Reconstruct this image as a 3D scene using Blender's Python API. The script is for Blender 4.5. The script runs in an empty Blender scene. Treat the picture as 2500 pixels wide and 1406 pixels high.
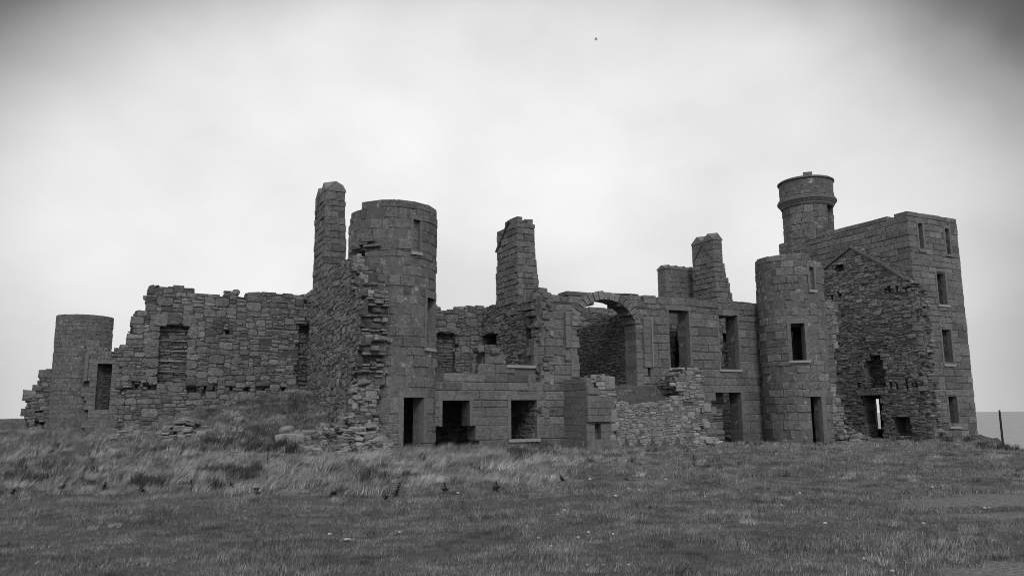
import bpy, random, math
import numpy as np
from math import sin, cos, tan, pi, radians, atan2, asin, sqrt, floor, exp

# ------------------------------------------------------------------ camera, world, sun, exposure
scene = bpy.context.scene
COL = scene.collection
F = 1900.0; RHO = .0079; PITCH = radians(9.26); EYE = 1.6
cam_data = bpy.data.cameras.new('camera')
cam_data.sensor_width = 36.0
cam_data.lens = 36.0 * F / 2500.0
cam_data.clip_start = .1
cam_data.clip_end = 60000
cam = bpy.data.objects.new('camera', cam_data)
COL.objects.link(cam)
cam.location = (0, 0, EYE)
from mathutils import Matrix, Vector, noise
R0 = Vector((1, 0, 0)); U0 = Vector((0, -sin(PITCH), cos(PITCH))); F0 = Vector((0, cos(PITCH), sin(PITCH)))
cr = R0 * cos(RHO) - U0 * sin(RHO); cu = R0 * sin(RHO) + U0 * cos(RHO)
cam.matrix_world = Matrix(((cr.x, cu.x, -F0.x, 0), (cr.y, cu.y, -F0.y, 0), (cr.z, cu.z, -F0.z, EYE), (0, 0, 0, 1)))
scene.camera = cam

SUN_AZ = radians(168)      # clockwise from +Y (north): behind the camera, to the right
SUN_EL = radians(40)
world = bpy.data.worlds.new('World'); scene.world = world; world.use_nodes = True
nt = world.node_tree; nt.nodes.clear()
def wn(t, **k):
    n = nt.nodes.new(t)
    for a, b in k.items(): setattr(n, a, b)
    return n
def wm(op, a, b=None, c=None, clamp=False):
    n = wn('ShaderNodeMath', operation=op); n.use_clamp = clamp
    for i, v in enumerate((a, b, c)):
        if v is None: continue
        if isinstance(v, (int, float)): n.inputs[i].default_value = v
        else: nt.links.new(v, n.inputs[i])
    return n.outputs[0]
def wramp(v, pts):
    """piecewise smooth curve of a value (pts sorted)"""
    lo, hi = pts[0][0], pts[-1][0]
    mr = wn('ShaderNodeMapRange'); nt.links.new(v, mr.inputs[0])
    mr.inputs[1].default_value = lo; mr.inputs[2].default_value = hi
    r = wn('ShaderNodeValToRGB'); nt.links.new(mr.outputs[0], r.inputs[0])
    r.color_ramp.interpolation = 'B_SPLINE'
    el = r.color_ramp.elements
    while len(el) < len(pts): el.new(.5)
    for e, (p, c) in zip(el, pts):
        e.position = (p - lo) / (hi - lo); e.color = (c, c, c, 1)
    return r.outputs[0]
tc = wn('ShaderNodeTexCoord')
sep = wn('ShaderNodeSeparateXYZ'); nt.links.new(tc.outputs['Generated'], sep.inputs[0])
X, Y, Z = sep.outputs
DEG = 180 / pi
el_ = wm('MULTIPLY', wm('ARCSINE', Z), DEG)
az_ = wm('MULTIPLY', wm('ARCTAN2', X, Y), DEG)
wob = wn('ShaderNodeTexNoise'); nt.links.new(tc.outputs['Generated'], wob.inputs['Vector'])
wob.inputs['Scale'].default_value = 3.2; wob.inputs['Detail'].default_value = 4; wob.inputs['Roughness'].default_value = .5
wv = wm('SUBTRACT', wob.outputs[0], .5)
az_w = wm('ADD', az_, wm('MULTIPLY', wv, 7)); el_w = wm('ADD', el_, wm('MULTIPLY', wv, 5))
# bright cloud deck low over the castle, lens vignette painted into the sky high on both sides
azc = wm('ABSOLUTE', wm('ADD', az_w, 1.5))
r2 = wm('ADD', wm('POWER', wm('DIVIDE', azc, 36.0), 2.0), wm('POWER', wm('MAXIMUM', wm('DIVIDE', wm('SUBTRACT', el_w, 9.0), 23.0), 0.0), 2.0))
vignette = wramp(r2, [(0, 1.0), (.5, 1.0), (.72, .96), (.88, .80), (1.04, .57), (1.2, .34), (1.34, .13), (1.5, .05), (2.4, .03)])
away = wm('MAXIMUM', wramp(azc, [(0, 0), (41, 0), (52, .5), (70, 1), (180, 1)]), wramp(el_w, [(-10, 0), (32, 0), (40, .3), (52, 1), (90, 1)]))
vignette = wm('ADD', vignette, wm('MULTIPLY', away, wm('SUBTRACT', 1.0, vignette)))
deck = wramp(el_w, [(-5, .70), (1, .71), (7, .86), (13, 1.0), (30, 1.0), (45, 1.0), (60, 1.2), (90, 1.4)])  # brightened overhead, out of view, to add light on walls and ground
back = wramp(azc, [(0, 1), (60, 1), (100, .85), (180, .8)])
n2 = wn('ShaderNodeTexNoise')
mp = wn('ShaderNodeMapping'); nt.links.new(tc.outputs['Generated'], mp.inputs[0]); mp.inputs['Scale'].default_value = (1, 1, 1.5)
nt.links.new(mp.outputs[0], n2.inputs['Vector'])
n2.inputs['Scale'].default_value = 3.0; n2.inputs['Detail'].default_value = 7; n2.inputs['Roughness'].default_value = .5
tex = wm('ADD', .64, wm('MULTIPLY', n2.outputs[0], .72))
lum = wm('MULTIPLY', wm('MULTIPLY', wm('MULTIPLY', vignette, deck), back), tex)
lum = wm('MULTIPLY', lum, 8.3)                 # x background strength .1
skyt = wn('ShaderNodeTexSky', sky_type='NISHITA'); skyt.sun_disc = False
skyt.sun_elevation = SUN_EL; skyt.sun_rotation = SUN_AZ
bw = wn('ShaderNodeRGBToBW'); nt.links.new(skyt.outputs[0], bw.inputs[0])
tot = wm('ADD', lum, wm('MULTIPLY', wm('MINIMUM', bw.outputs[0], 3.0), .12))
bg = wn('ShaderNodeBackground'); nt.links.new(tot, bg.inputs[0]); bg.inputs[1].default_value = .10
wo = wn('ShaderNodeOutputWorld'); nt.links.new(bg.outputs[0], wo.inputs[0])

sd = bpy.data.lights.new('sun', 'SUN'); sd.energy = 1.15; sd.angle = radians(14); sd.color = (1, .985, .96)
sun = bpy.data.objects.new('sun', sd); COL.objects.link(sun)
sdir = Vector((sin(SUN_AZ) * cos(SUN_EL), cos(SUN_AZ) * cos(SUN_EL), sin(SUN_EL)))
sun.rotation_euler = sdir.to_track_quat('Z', 'Y').to_euler(); sun.location = (0, 0, 60)
scene.view_settings.view_transform = 'Standard'; scene.view_settings.look = 'None'
scene.view_settings.exposure = 0.0; scene.view_settings.gamma = 1.0
scene.cycles.filter_width = .95; scene.cycles.max_bounces = 5; scene.cycles.diffuse_bounces = 3; scene.cycles.glossy_bounces = 2

# ------------------------------------------------------------------ materials
def mat(name, lo, hi, rough=.95, bump=.35, scale=9.0, fine=70.0, tint=True, patch=.0, patch_col=.3, spec=.15, bdist=.02, patch_scale=1.3):
    m = bpy.data.materials.new(name); m.use_nodes = True
    t = m.node_tree; b = t.nodes['Principled BSDF']
    b.inputs['Roughness'].default_value = rough; b.inputs['Specular IOR Level'].default_value = spec
    def nd(ty, **k):
        n = t.nodes.new(ty)
        for a, c in k.items(): setattr(n, a, c)
        return n
    def mth(op, a, c):
        n = nd('ShaderNodeMath', operation=op)
        for i, v in enumerate((a, c)):
            if isinstance(v, (int, float)): n.inputs[i].default_value = v
            else: t.links.new(v, n.inputs[i])
        return n.outputs[0]
    g = nd('ShaderNodeNewGeometry')
    def nz(s, d=4, r=.6):
        n = nd('ShaderNodeTexNoise'); t.links.new(g.outputs['Position'], n.inputs['Vector'])
        n.inputs['Scale'].default_value = s; n.inputs['Detail'].default_value = d; n.inputs['Roughness'].default_value = r
        return n.outputs[0]
    a = nz(scale); f = nz(fine, 3, .7); big = nz(.45, 3, .55)
    v = mth('ADD', mth('MULTIPLY', a, .5), mth('MULTIPLY', f, .5))
    v = mth('ADD', mth('MULTIPLY', mth('SUBTRACT', v, .5), 2.2), .5)
    mr = nd('ShaderNodeMapRange'); t.links.new(v, mr.inputs[0]); mr.inputs[3].default_value = lo; mr.inputs[4].default_value = hi
    val = mth('MULTIPLY', mr.outputs[0], mth('ADD', .72, mth('MULTIPLY', big, .56)))
    if tint:
        at = nd('ShaderNodeAttribute', attribute_name='tint')
        val = mth('MULTIPLY', val, at.outputs['Fac'])
    if patch > 0:
        pn = nz(patch_scale, 8, .72)
        r = nd('ShaderNodeMapRange'); t.links.new(pn, r.inputs[0])
        r.inputs[1].default_value = .56; r.inputs[2].default_value = .72; r.inputs[3].default_value = 0; r.inputs[4].default_value = patch
        mx = nd('ShaderNodeMix'); t.links.new(r.outputs[0], mx.inputs[0]); t.links.new(val, mx.inputs[2]); mx.inputs[3].default_value = patch_col
        val = mx.outputs[0]
    t.links.new(val, b.inputs['Base Color'])
    bp = nd('ShaderNodeBump'); bp.inputs['Strength'].default_value = bump; bp.inputs['Distance'].default_value = bdist
    t.links.new(mth('ADD', mth('MULTIPLY', f, .5), a), bp.inputs['Height']); t.links.new(bp.outputs[0], b.inputs['Normal'])
    return m
M_RUB = mat('rubble_stone', .04, .33, bump=1.0, scale=7, fine=26, patch=.35, patch_col=.36, bdist=.07)
M_ASH = mat('granite_ashlar', .055, .30, bump=1.0, scale=6, fine=24, patch=.3, patch_col=.30, bdist=.08)
M_DRE = mat('dressed_granite', .08, .27, bump=.9, scale=7, fine=28, patch=.2, patch_col=.27, bdist=.05)
M_MOR = mat('dark_mortar', .04, .13, bump=.9, scale=12, fine=50, tint=False, patch=.7, patch_col=.36, bdist=.03)
M_MORL = mat('lime_mortar', .06, .20, bump=.6, scale=5, fine=50, tint=False, patch=.9, patch_col=.62, bdist=.02, patch_scale=2.2)
M_HARL = mat('harled_rubble', .13, .42, bump=1.0, scale=8, fine=35, patch=.5, patch_col=.36, bdist=.06)
M_ROCK = mat('fallen_rock', .16, .30, bump=.7, scale=6, fine=40, patch=.3, patch_col=.4)
M_PALE = mat('pale_stone', .50, .70, bump=.3, scale=10, fine=60, tint=False)
M_SILL = mat('pale_sill', .28, .36, bump=.3, scale=10, fine=60, tint=False)
M_WOOD = mat('weathered_post', .025, .05, bump=.5, scale=20, fine=90, tint=False)
M_IRON = mat('iron_pipe', .2, .3, bump=.2, scale=20, fine=90, tint=False)
M_WEED = mat('dead_weed', .03, .07, bump=.0, scale=20, fine=90, tint=False)
M_BIRD = mat('bird_plumage', .75, .9, bump=.0, scale=20, fine=90, tint=False)

# ------------------------------------------------------------------ projection helpers (pixel of the 2500 px photograph -> ray)
def ray(px, py):
    a = (px - 1250) / F; b = (703 - py) / F
    a2 = a * cos(RHO) + b * sin(RHO); b2 = -a * sin(RHO) + b * cos(RHO)
    return (a2, cos(PITCH) - b2 * sin(PITCH), sin(PITCH) + b2 * cos(PITCH))
ANG = radians(27); U = (cos(ANG), sin(ANG)); N = (-sin(ANG), cos(ANG))
def add(p, *terms):
    x, y = p
    for v, k in terms: x += v[0] * k; y += v[1] * k
    return (x, y)
def neg(v): return (-v[0], -v[1])
class Flat:
    def __init__(s, O, e, out): s.O, s.e, s.out = O, e, out
    def pt(s, a, z, d): return (s.O[0] + s.e[0]*a + s.out[0]*d, s.O[1] + s.e[1]*a + s.out[1]*d, z)
    def un(s, px, py):
        d = ray(px, py); t = (s.O[0]*s.out[0] + s.O[1]*s.out[1]) / (d[0]*s.out[0] + d[1]*s.out[1])
        x, y = d[0]*t - s.O[0], d[1]*t - s.O[1]
        return (x*s.e[0] + y*s.e[1], EYE + d[2]*t)
    seg = 99.
class Cyl:
    def __init__(s, C, R):
        s.C, s.R = C, R
        L = sqrt(C[0]**2 + C[1]**2); s.f = (-C[0]/L, -C[1]/L); s.r = (-s.f[1], s.f[0])   # r: to the right seen from the camera
        s.L = L; s.seg = .28
    def pt(s, a, z, d):
        th = a / s.R; k = s.R + d
        return (s.C[0] + k*(s.f[0]*cos(th) + s.r[0]*sin(th)), s.C[1] + k*(s.f[1]*cos(th) + s.r[1]*sin(th)), z)
    def un(s, px, py):
        d = ray(px, py); dl = sqrt(d[0]**2 + d[1]**2); ux, uy = d[0]/dl, d[1]/dl
        b = ux*s.C[0] + uy*s.C[1]; q = s.L**2 - b*b
        t = b - sqrt(max(0, s.R**2 - q))
        x, y = ux*t - s.C[0], uy*t - s.C[1]
        a = atan2(x*s.r[0] + y*s.r[1], x*s.f[0] + y*s.f[1])
        return (a*s.R, EYE + d[2]*t/dl)
def cyl_from(pl, pr, y, dist, R=None):
    """upright cylinder whose silhouettes stand at pl and pr on image row y, its axis at dist metres"""
    a, b = ray(pl, y), ray(pr, y); A, B = atan2(a[0], a[1]), atan2(b[0], b[1])
    h = (B - A) / 2; m = (A + B) / 2
    return Cyl((dist*sin(m), dist*cos(m)), R or dist*sin(h))

# ------------------------------------------------------------------ mesh collector
class MD:
    def __init__(s): s.v = []; s.f = []; s.t = []; s.m = []
    def quad(s, ids, t, m): s.f.append(ids); s.t.append(t); s.m.append(m)
    def box(s, fr, s0, s1, z0, z1, d0, d1, t=1., m=0, ends=True):
        """d0 inner, d1 outer; z0/z1 may be pairs (left, right)"""
        n = max(1, int(math.ceil(abs(s1 - s0) / fr.seg)))
        za = z0 if isinstance(z0, tuple) else (z0, z0); zb = z1 if isinstance(z1, tuple) else (z1, z1)
        b = len(s.v)
        for i in range(n + 1):
            k = i / n; a = s0 + (s1 - s0)*k; lo = za[0] + (za[1]-za[0])*k; hi = zb[0] + (zb[1]-zb[0])*k
            s.v += [fr.pt(a, lo, d1), fr.pt(a, hi, d1), fr.pt(a, hi, d0), fr.pt(a, lo, d0)]
        for i in range(n):
            o = b + 4*i
            for j in range(4):
                k = (j + 1) % 4; s.quad((o+j, o+4+j, o+4+k, o+k), t, m)
        s.quad((b+3, b+2, b+1, b), t, m); o = b + 4*n; s.quad((o, o+1, o+2, o+3), t, m)
    def stone(s, fr, s0, s1, z0, z1, d0, d1, bev, cj, t, m, rnd, back=True):
        j = lambda: rnd.uniform(-cj, cj)
        if cj > .0135:                     # rubble: eight-cornered, slightly wandering out of course
            wz = lambda p, z: (p + .05*n3(p*1.0, z*1.3, 1.6, 31) + .012*n3(p, z, 6, 5), z + .075*n3(p, z*1.2, 1.3, 17) + .02*n3(p, z, 5, 9))
            W, H = s1-s0, z1-z0; k1 = min(W, H)
            q = lambda: rnd.uniform(.08, .34)*k1
            r = [(s0+q(), z0+j()), (s1-q(), z0+j()), (s1+j(), z0+q()), (s1+j(), z1-q()), (s1-q(), z1+j()), (s0+q(), z1+j()), (s0+j(), z1-q()), (s0+j(), z0+q())]
            cs = (s0+s1)/2; cz = (z0+z1)/2; b = len(s.v); kx = max(.55, 1-2.2*bev/max(W, .05)); kz = max(.5, 1-2.2*bev/max(H, .05))
            tl, tl2 = j()*.9, j()*.9
            for d, m_ in ((d0, 1), (d1-bev, 1), (d1, 0)):
                for p, z in r:
                    if m_: x, y = wz(p, z); s.v.append(fr.pt(x, y, d))
                    else:
                        x, y = wz(cs+(p-cs)*kx, cz+(z-cz)*kz); s.v.append(fr.pt(x, y, d + tl*(p-cs)/max(W, .1)*2 + tl2*(z-cz)/max(H, .1)*2 + j()*.3))
            for k in range(8):
                l = (k+1) % 8
                s.quad((b+k, b+l, b+8+l, b+8+k), t, m); s.quad((b+8+k, b+8+l, b+16+l, b+16+k), t, m)
            s.quad(tuple(range(b+16, b+24)), t, m)
            if back: s.quad(tuple(range(b+7, b-1, -1)), t, m)
            return
        c = [(s0 + j(), z0 + j()), (s1 + j(), z0 + j()), (s1 + j(), z1 + j()), (s0 + j(), z1 + j())]
        cs = (s0 + s1)/2; cz = (z0 + z1)/2
        bx = min(bev, (s1-s0)*.3); bz = min(bev, (z1-z0)*.3)
        b = len(s.v)
        for a, z in c: s.v.append(fr.pt(a, z, d0))
        for a, z in c: s.v.append(fr.pt(a, z, d1 - bev*.8))
        for a, z in c:
            s.v.append(fr.pt(a + (bx if a < cs else -bx) + j()*.3, z + (bz if z < cz else -bz) + j()*.3, d1 + j()*.35))
        for k in range(4):
            l = (k+1) % 4
            s.quad((b+k, b+l, b+4+l, b+4+k), t, m); s.quad((b+4+k, b+4+l, b+8+l, b+8+k), t, m)
        s.quad((b+8, b+9, b+10, b+11), t, m)
        if back: s.quad((b+3, b+2, b+1, b), t, m)
    def poly(s, pts, t=1., m=0):
        b = len(s.v); s.v += pts; s.quad(tuple(range(b, b+len(pts))), t, m)
    def obj(s, name, mats, parent=None, loc=None, smooth=False):
        me = bpy.data.meshes.new(name)
        L = parent['_loc'] if parent is not None and '_loc' in parent else (loc or (0, 0, 0))
        if parent is not None and '_loc' not in parent:
            L = tuple(parent.matrix_world.translation)
        vv = [(x-L[0], y-L[1], z-L[2]) for x, y, z in s.v]
        me.from_pydata(vv, [], s.f)
        for q in (mats if isinstance(mats, (list, tuple)) else [mats]): me.materials.append(q)
        me.polygons.foreach_set('material_index', s.m)
        at = me.attributes.new('tint', 'FLOAT', 'FACE'); at.data.foreach_set('value', s.t)
        if smooth: me.polygons.foreach_set('use_smooth', [True]*len(s.f))
        o = bpy.data.objects.new(name, me); COL.objects.link(o)
        if parent is not None: o.parent = parent
        if loc and parent is None: o.location = loc
        if parent is not None: o['_loc'] = tuple(L)
        return o
ALL = []
def tag(o, label, cat, group=None, kind=None):
    if label: o['label'] = label
    if cat: o['category'] = cat
    if group: o['group'] = group
    if kind: o['kind'] = kind
def thing(name, loc, label, cat, group=None):
    o = bpy.data.objects.new(name, None); COL.objects.link(o); o.location = loc
    o['_loc'] = tuple(loc); o.empty_display_size = .3
    tag(o, label, cat, group, 'thing'); return o

STY = {
 'ashlar':  dict(ch=(.37, .48), w=(.50, 1.15), gap=.018, jit=.030, bev=.032, cj=.013, split=0, tv=.24, rec=.034),
 'squared': dict(ch=(.26, .38), w=(.32, .75), gap=.018, jit=.032, bev=.03, cj=.013, split=.08, tv=.22, rec=.045),
 'rubble':  dict(ch=(.26, .50), w=(.18, .74), gap=.014, jit=.065, bev=.04, cj=.03, split=.55, tv=.42, rec=.085),
 'schist':  dict(ch=(.11, .26), w=(.14, .52), gap=.008, jit=.055, bev=.022, cj=.015, split=.45, tv=.36, rec=.07),
 'fine':    dict(ch=(.28, .34), w=(.5, 1.1),  gap=.012, jit=.008, bev=.012, cj=.004, split=0, tv=.10, rec=.022),
 'brick':   dict(ch=(.23, .30), w=(.36, .75), gap=.012, jit=.010, bev=.014, cj=.007, split=0, tv=.14, rec=.022),
}
def crossings(poly, z):
    xs = []
    for (a, za), (b, zb) in zip(poly, poly[1:] + poly[:1]):
        if (za <= z) != (zb <= z): xs.append(a + (b-a)*(z-za)/(zb-za))
    xs.sort(); return xs
def breaks(lo, hi, hard, ch, rnd):
    hs = sorted(set([lo, hi] + [h for h in hard if lo + .05 < h < hi - .05])); out = [hs[0]]
    for a, b in zip(hs, hs[1:]):
        if b - a < .03: continue
        z = a; L = []
        while z < b - .001:
            h = rnd.uniform(*ch)
            if b - z - h < ch[0]*.7: h = b - z
            L.append(h); z += h
        if len(L) == 1 and L[0] > ch[1]*1.5: L = [L[0]/2]*2
        z = a
        for h in L: z += h; out.append(z)
    return out
def rect(fr, r):
    x0, y0, x1, y1 = r; xm, ym = (x0+x1)/2, (y0+y1)/2
    a, b = fr.un(x0, ym)[0], fr.un(x1, ym)[0]
    return min(a, b), max(a, b), fr.un(xm, y1)[1], fr.un(xm, y0)[1]
def rpoly(q): s0, s1, z0, z1 = q; return [(s0, z0), (s1, z0), (s1, z1), (s0, z1)]
def masonry(fr, poly, holes=(), thick=.9, style='ashlar', seed=1, rag=0., rag_side=(1, 1), top_rag=.25, quoin=None, zb=None, md=None, hard=(), clean_below=None, tmul=1., zone=None):
    """lay a wall course by course inside the (s, z) outline: every stone is its own block in a recessed mortar core"""
    rnd = random.Random(seed); S = STY[style]; md = md or MD()
    lo = min(z for _, z in poly); hi = max(z for _, z in poly)
    hp = []; hz = list(hard)
    for h in holes:
        if len(h) == 4 and not isinstance(h[0], tuple): hz += [h[2], h[3]]; hp.append(rpoly(h))
        else: hp.append(list(h))
    zs = zb or breaks(lo, hi, hz, S['ch'], rnd)
    for ri, (z0, z1) in enumerate(zip(zs, zs[1:])):
        zm = (z0+z1)/2
        xs = crossings(poly, zm)
        xt = crossings(poly, z1 + .12)
        iv = []
        for a, b in zip(xs[::2], xs[1::2]):
            segs = [(a, b, 1, 1)]
            for h in hp:
                hx = crossings(h, zm)
                for c, d in zip(hx[::2], hx[1::2]):
                    ns = []
                    for (p, q, e, f) in segs:
                        if d <= p or c >= q: ns.append((p, q, e, f)); continue
                        if c > p: ns.append((p, c, e, 0))
                        if d < q: ns.append((d, q, 0, f))
                    segs = ns
            iv += segs
        def inside_above(x):
            return any(p < x < q for p, q in zip(xt[::2], xt[1::2]))
        for (a, b, ea, eb) in iv:
            if rag:
                if ea and rag_side[0]: a += rnd.uniform(-rag, rag)
                if eb and rag_side[1]: b += rnd.uniform(-rag, rag)
            ra, rb = 0, 0
            if quoin is not None:
                if ea and quoin[0] is not None and (ri + quoin[0]) % 2: a += thick; ra = 1
                if eb and quoin[1] is not None and (ri + quoin[1]) % 2: b -= thick; rb = 1
            if b - a < .06: continue
            e = S['rec']
            ca, cb = a + (e if ea and not ra else .006), b - (e if eb and not rb else .006)
            ztop = z1 if inside_above((a+b)/2) else z1 - .05
            if cb - ca > .02: md.box(fr, ca, cb, z0, ztop, -thick + e, -e, 1., 1)
            x = a; ws = []
            while x < b - 1e-4:
                w = rnd.uniform(*S['w'])
                if style in ('rubble', 'schist'): w = w*(.55 + .45*rnd.random()*2)
                if b - x - w < S['w'][0]*.6: w = b - x
                ws.append((x, x + w)); x += w
            for k, (p, q) in enumerate(ws):
                first = (k == 0 and ea); last = (k == len(ws)-1 and eb)
                top = not inside_above((p+q)/2)
                if top and rnd.random() < top_rag and not (first or last): continue
                parts = [(z0, z1)]
                if S['split'] and rnd.random() < S['split'] and z1 - z0 > .16:
                    c = z0 + (z1-z0)*rnd.uniform(.32, .68); parts = [(z0, c), (c, z1)]
                    if z1 - z0 > .26 and rnd.random() < .45: c1_ = z0 + (z1-z0)*rnd.uniform(.25, .38); c2_ = z0 + (z1-z0)*rnd.uniform(.6, .75); parts = [(z0, c1_), (c1_, c2_), (c2_, z1)]
                for (pz0, pz1) in parts:
                    subs = [(p, q)]
                    if len(parts) >= 2 and q - p > .42 and rnd.random() < .5:
                        c = p + (q-p)*rnd.uniform(.35, .65); subs = [(p, c), (c, q)]
                    for (ps, qs) in subs:
                        g = S['gap']*rnd.uniform(.6, 1.6)/2
                        tn = tmul*max(.45, min(1.6, rnd.gauss(1, S['tv']*.6)))
                        if zone: tn *= zone((ps+qs)/2, (pz0+pz1)/2)
                        j = S['jit']
                        g0 = g; t1 = pz1 - g + (rnd.uniform(-.05, .03) if top and rag else 0)
                        d1 = rnd.uniform(-j*.6, j)
                        if (rag and (first or last)) or (rag and top and thick > .5):
                            n = 3 if thick > .7 else 2; cuts = [-thick*i/n + (rnd.uniform(-.08, .08) if 0 < i < n else 0) for i in range(n+1)]
                            for i in range(n):
                                u0 = ps + g; u1 = qs - g
                                if first: u0 += rnd.uniform(-.12, .12)
                                if last: u1 += rnd.uniform(-.12, .12)
                                tt = t1 + (rnd.uniform(-.07, .04) if top else 0)
                                if u1 - u0 < .05 or tt - pz0 < .03: continue
                                md.stone(fr, u0, u1, pz0+g0, tt, cuts[i+1] + .012, (d1 if i == 0 else cuts[i] - .012), S['bev'], S['cj'],
                                         tmul*max(.45, rnd.gauss(1, S['tv']*.6)), 0, rnd)
                        else:
                            if qs - ps - 2*g < .02: continue
                            md.stone(fr, ps+g, qs-g, pz0+g0, t1, -thick - rnd.uniform(-j*.5, j), d1, S['bev'], S['cj'], tn, 0, rnd)
    return md

def inside(poly, x, z):
    xs = crossings(poly, z); return sum(1 for q in xs if q < x) % 2 == 1
SZ = [((6, 5), 3), ((5, 4), 6), ((4, 4), 7), ((4, 3), 9), ((6, 3), 5), ((3, 3), 9), ((3, 2), 10), ((5, 2), 7), ((4, 2), 8), ((2, 2), 7), ((4, 1), 6), ((3, 1), 5), ((2, 1), 3), ((7, 2), 2)]
VST = {
 'rubble': dict(u=(.118, .090), jit=.026, bev=.030, gap=.007, tv=.20, cj=.020, warp=1.0, big=1.0),
 'thin':   dict(u=(.102, .062), jit=.030, bev=.020, gap=.005, tv=.24, cj=.014, warp=.8, big=.8),
 'harl':   dict(u=(.062, .046), jit=.028, bev=.026, gap=.006, tv=.18, cj=.012, warp=.8, big=1.0),
}
def rubble_face(fr, poly, holes=(), style='rubble', seed=1, md=None, tmul=1., depth=.22):
    """uncoursed rubble facing: stones of many sizes fitted together, bedded flat but never in line"""
    rnd = random.Random(seed); S = VST[style]; md = md or MD(); gw, gh = S['u']
    lo = min(z for _, z in poly); hi = max(z for _, z in poly); sa = min(x for x, _ in poly); sb = max(x for x, _ in poly)
    nx_, nz_ = int((sb-sa)/gw) + 3, int((hi-lo)/gh) + 3; used = [[False]*nx_ for _ in range(nz_)]
    hp = [(h, rpoly(h)) if not isinstance(h[0], tuple) else (None, list(h)) for h in holes]
    names = [k for k, _ in SZ]; wts = [w*(S['big'] if k[1] > 3 else 1) for k, w in SZ]
    ox = rnd.uniform(0, 50)
    def wp(p, z):
        k = S['warp']; return (p + k*.05*n3(p, z*1.3, 1.5, 31 + ox), z + k*(.085*n3(p, z, .8, 17 + ox) + .03*n3(p, z, 3.1, 9 + ox)))
    for r in range(nz_):
        for q_ in range(nx_):
            if used[r][q_]: continue
            for _ in range(9):
                w, h = rnd.choices(names, wts)[0]
                if q_ + w > nx_ or r + h > nz_: w, h = 2, 1
                if q_ + w > nx_ or r + h > nz_: w, h = 1, 1
                if not any(used[r+y_][q_+x_] for y_ in range(h) for x_ in range(w)): break
            else:
                w = h = 1
                while q_ + w < nx_ and not used[r][q_+w] and w < 3: w += 1
            for y_ in range(h):
                for x_ in range(w): used[r+y_][q_+x_] = True
            s0, s1, z0, z1 = sa - gw + q_*gw, sa - gw + (q_+w)*gw, lo - gh + r*gh, lo - gh + (r+h)*gh
            x, z = (s0+s1)/2, (z0+z1)/2
            if not inside(poly, x, z): continue
            if any(inside(hh[1], x, z) for hh in hp): continue
            for hh, _p in hp:
                if hh is None: continue
                a0_, a1_, b0_, b1_ = hh
                if s1 <= a0_ or s0 >= a1_ or z1 <= b0_ or z0 >= b1_: continue
                k = max((a0_-x, 0), (x-a1_, 1), (b0_-z, 2), (z-b1_, 3))[1]
                if k == 0: s1 = a0_
                elif k == 1: s0 = a1_
                elif k == 2: z1 = b0_
                else: z0 = b1_
            W, H = s1-s0, z1-z0
            if W < .05 or H < .035: continue
            g = S['gap']*rnd.uniform(.4, 1.8); cj = S['cj']; m_ = min(W, H); j = lambda: rnd.uniform(-cj, cj)
            c_ = lambda: rnd.uniform(.05, .36)*m_
            base = [(s0+c_(), z0), (s1-c_(), z0), (s1, z0+c_()), (s1, z1-c_()), (s1-c_(), z1), (s0+c_(), z1), (s0, z1-c_()), (s0, z0+c_())]
            if W > .4: base.insert(1, (x + j()*3, z0 + j()*.7)); base.insert(6, (x + j()*3, z1 + j()*.7))
            base = [(u + j()*.5, v + j()*.5) for u, v in base]; n = len(base); cx, cz = x, z
            b0 = len(md.v); rc = [(s0-.01, z0-.01), (s1+.01, z0-.01), (s1+.01, z1+.01), (s0-.01, z1+.01)]; md_ = -.042 + rnd.uniform(-.008, .012)
            for dd in (-depth, md_):
                for u, v in rc: a_, b_ = wp(u, v); md.v.append(fr.pt(a_, b_, dd))
            for k in range(4): l = (k+1) % 4; md.quad((b0+k, b0+l, b0+4+l, b0+4+k), 1, 1)
            md.quad((b0+4, b0+5, b0+6, b0+7), 1, 1)
            if rnd.random() < .03: continue                     # a stone has dropped out
            d1 = rnd.uniform(-S['jit']*.8, S['jit']*.7)
            if m_ > .26: d1 *= .4
            tx, tz = rnd.uniform(-.06, .06), rnd.uniform(-.10, .05)
            t = tmul*max(.55, min(1.6, rnd.gauss(1, S['tv']))); b0 = len(md.v); be = min(S['bev']*rnd.uniform(.6, 1.3), m_*.25)
            for sh_, dd, flat in ((g, -.07, 0), (g, d1 - be*.7, 1), (g + be*.8, d1, 1)):
                fx, fz = max(.4, 1-2*sh_/W), max(.35, 1-2*sh_/H)
                for u, v in base:
                    u2, v2 = cx + (u-cx)*fx, cz + (v-cz)*fz; a_, b_ = wp(u2, v2)
                    md.v.append(fr.pt(a_, b_, dd + (tx*(u-cx) + tz*(v-cz) + rnd.uniform(-.010, .010))*flat))
            for r_ in (0, 1):
                for k in range(n): l = (k+1) % n; md.quad((b0+r_*n+k, b0+r_*n+l, b0+(r_+1)*n+l, b0+(r_+1)*n+k), t, 0)
            a_, b_ = wp(cx, cz); md.v.append(fr.pt(a_, b_, d1 + rnd.uniform(-.004, .022))); cc = len(md.v)-1
            for k in range(n): l = (k+1) % n; md.quad((b0+2*n+k, b0+2*n+l, cc), t, 0)
    return md
def rubble_wall(fr, poly, holes=(), thick=.9, seed=1, rag=.1, rag_side=(1, 1), top_rag=.2, face='rubble', md=None, tmul=1.):
    """a coursed core with an irregular stone facing in front of it"""
    back = .16
    f2 = Flat(fr.pt(0, 0, -back)[:2], fr.e, fr.out)
    md = masonry(f2, poly, holes, thick=thick-back, style='rubble' if face == 'rubble' else 'schist', seed=seed, rag=rag, rag_side=rag_side, top_rag=top_rag, md=md, tmul=tmul)
    return rubble_face(fr, poly, holes, face, seed+500, md, tmul)

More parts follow.
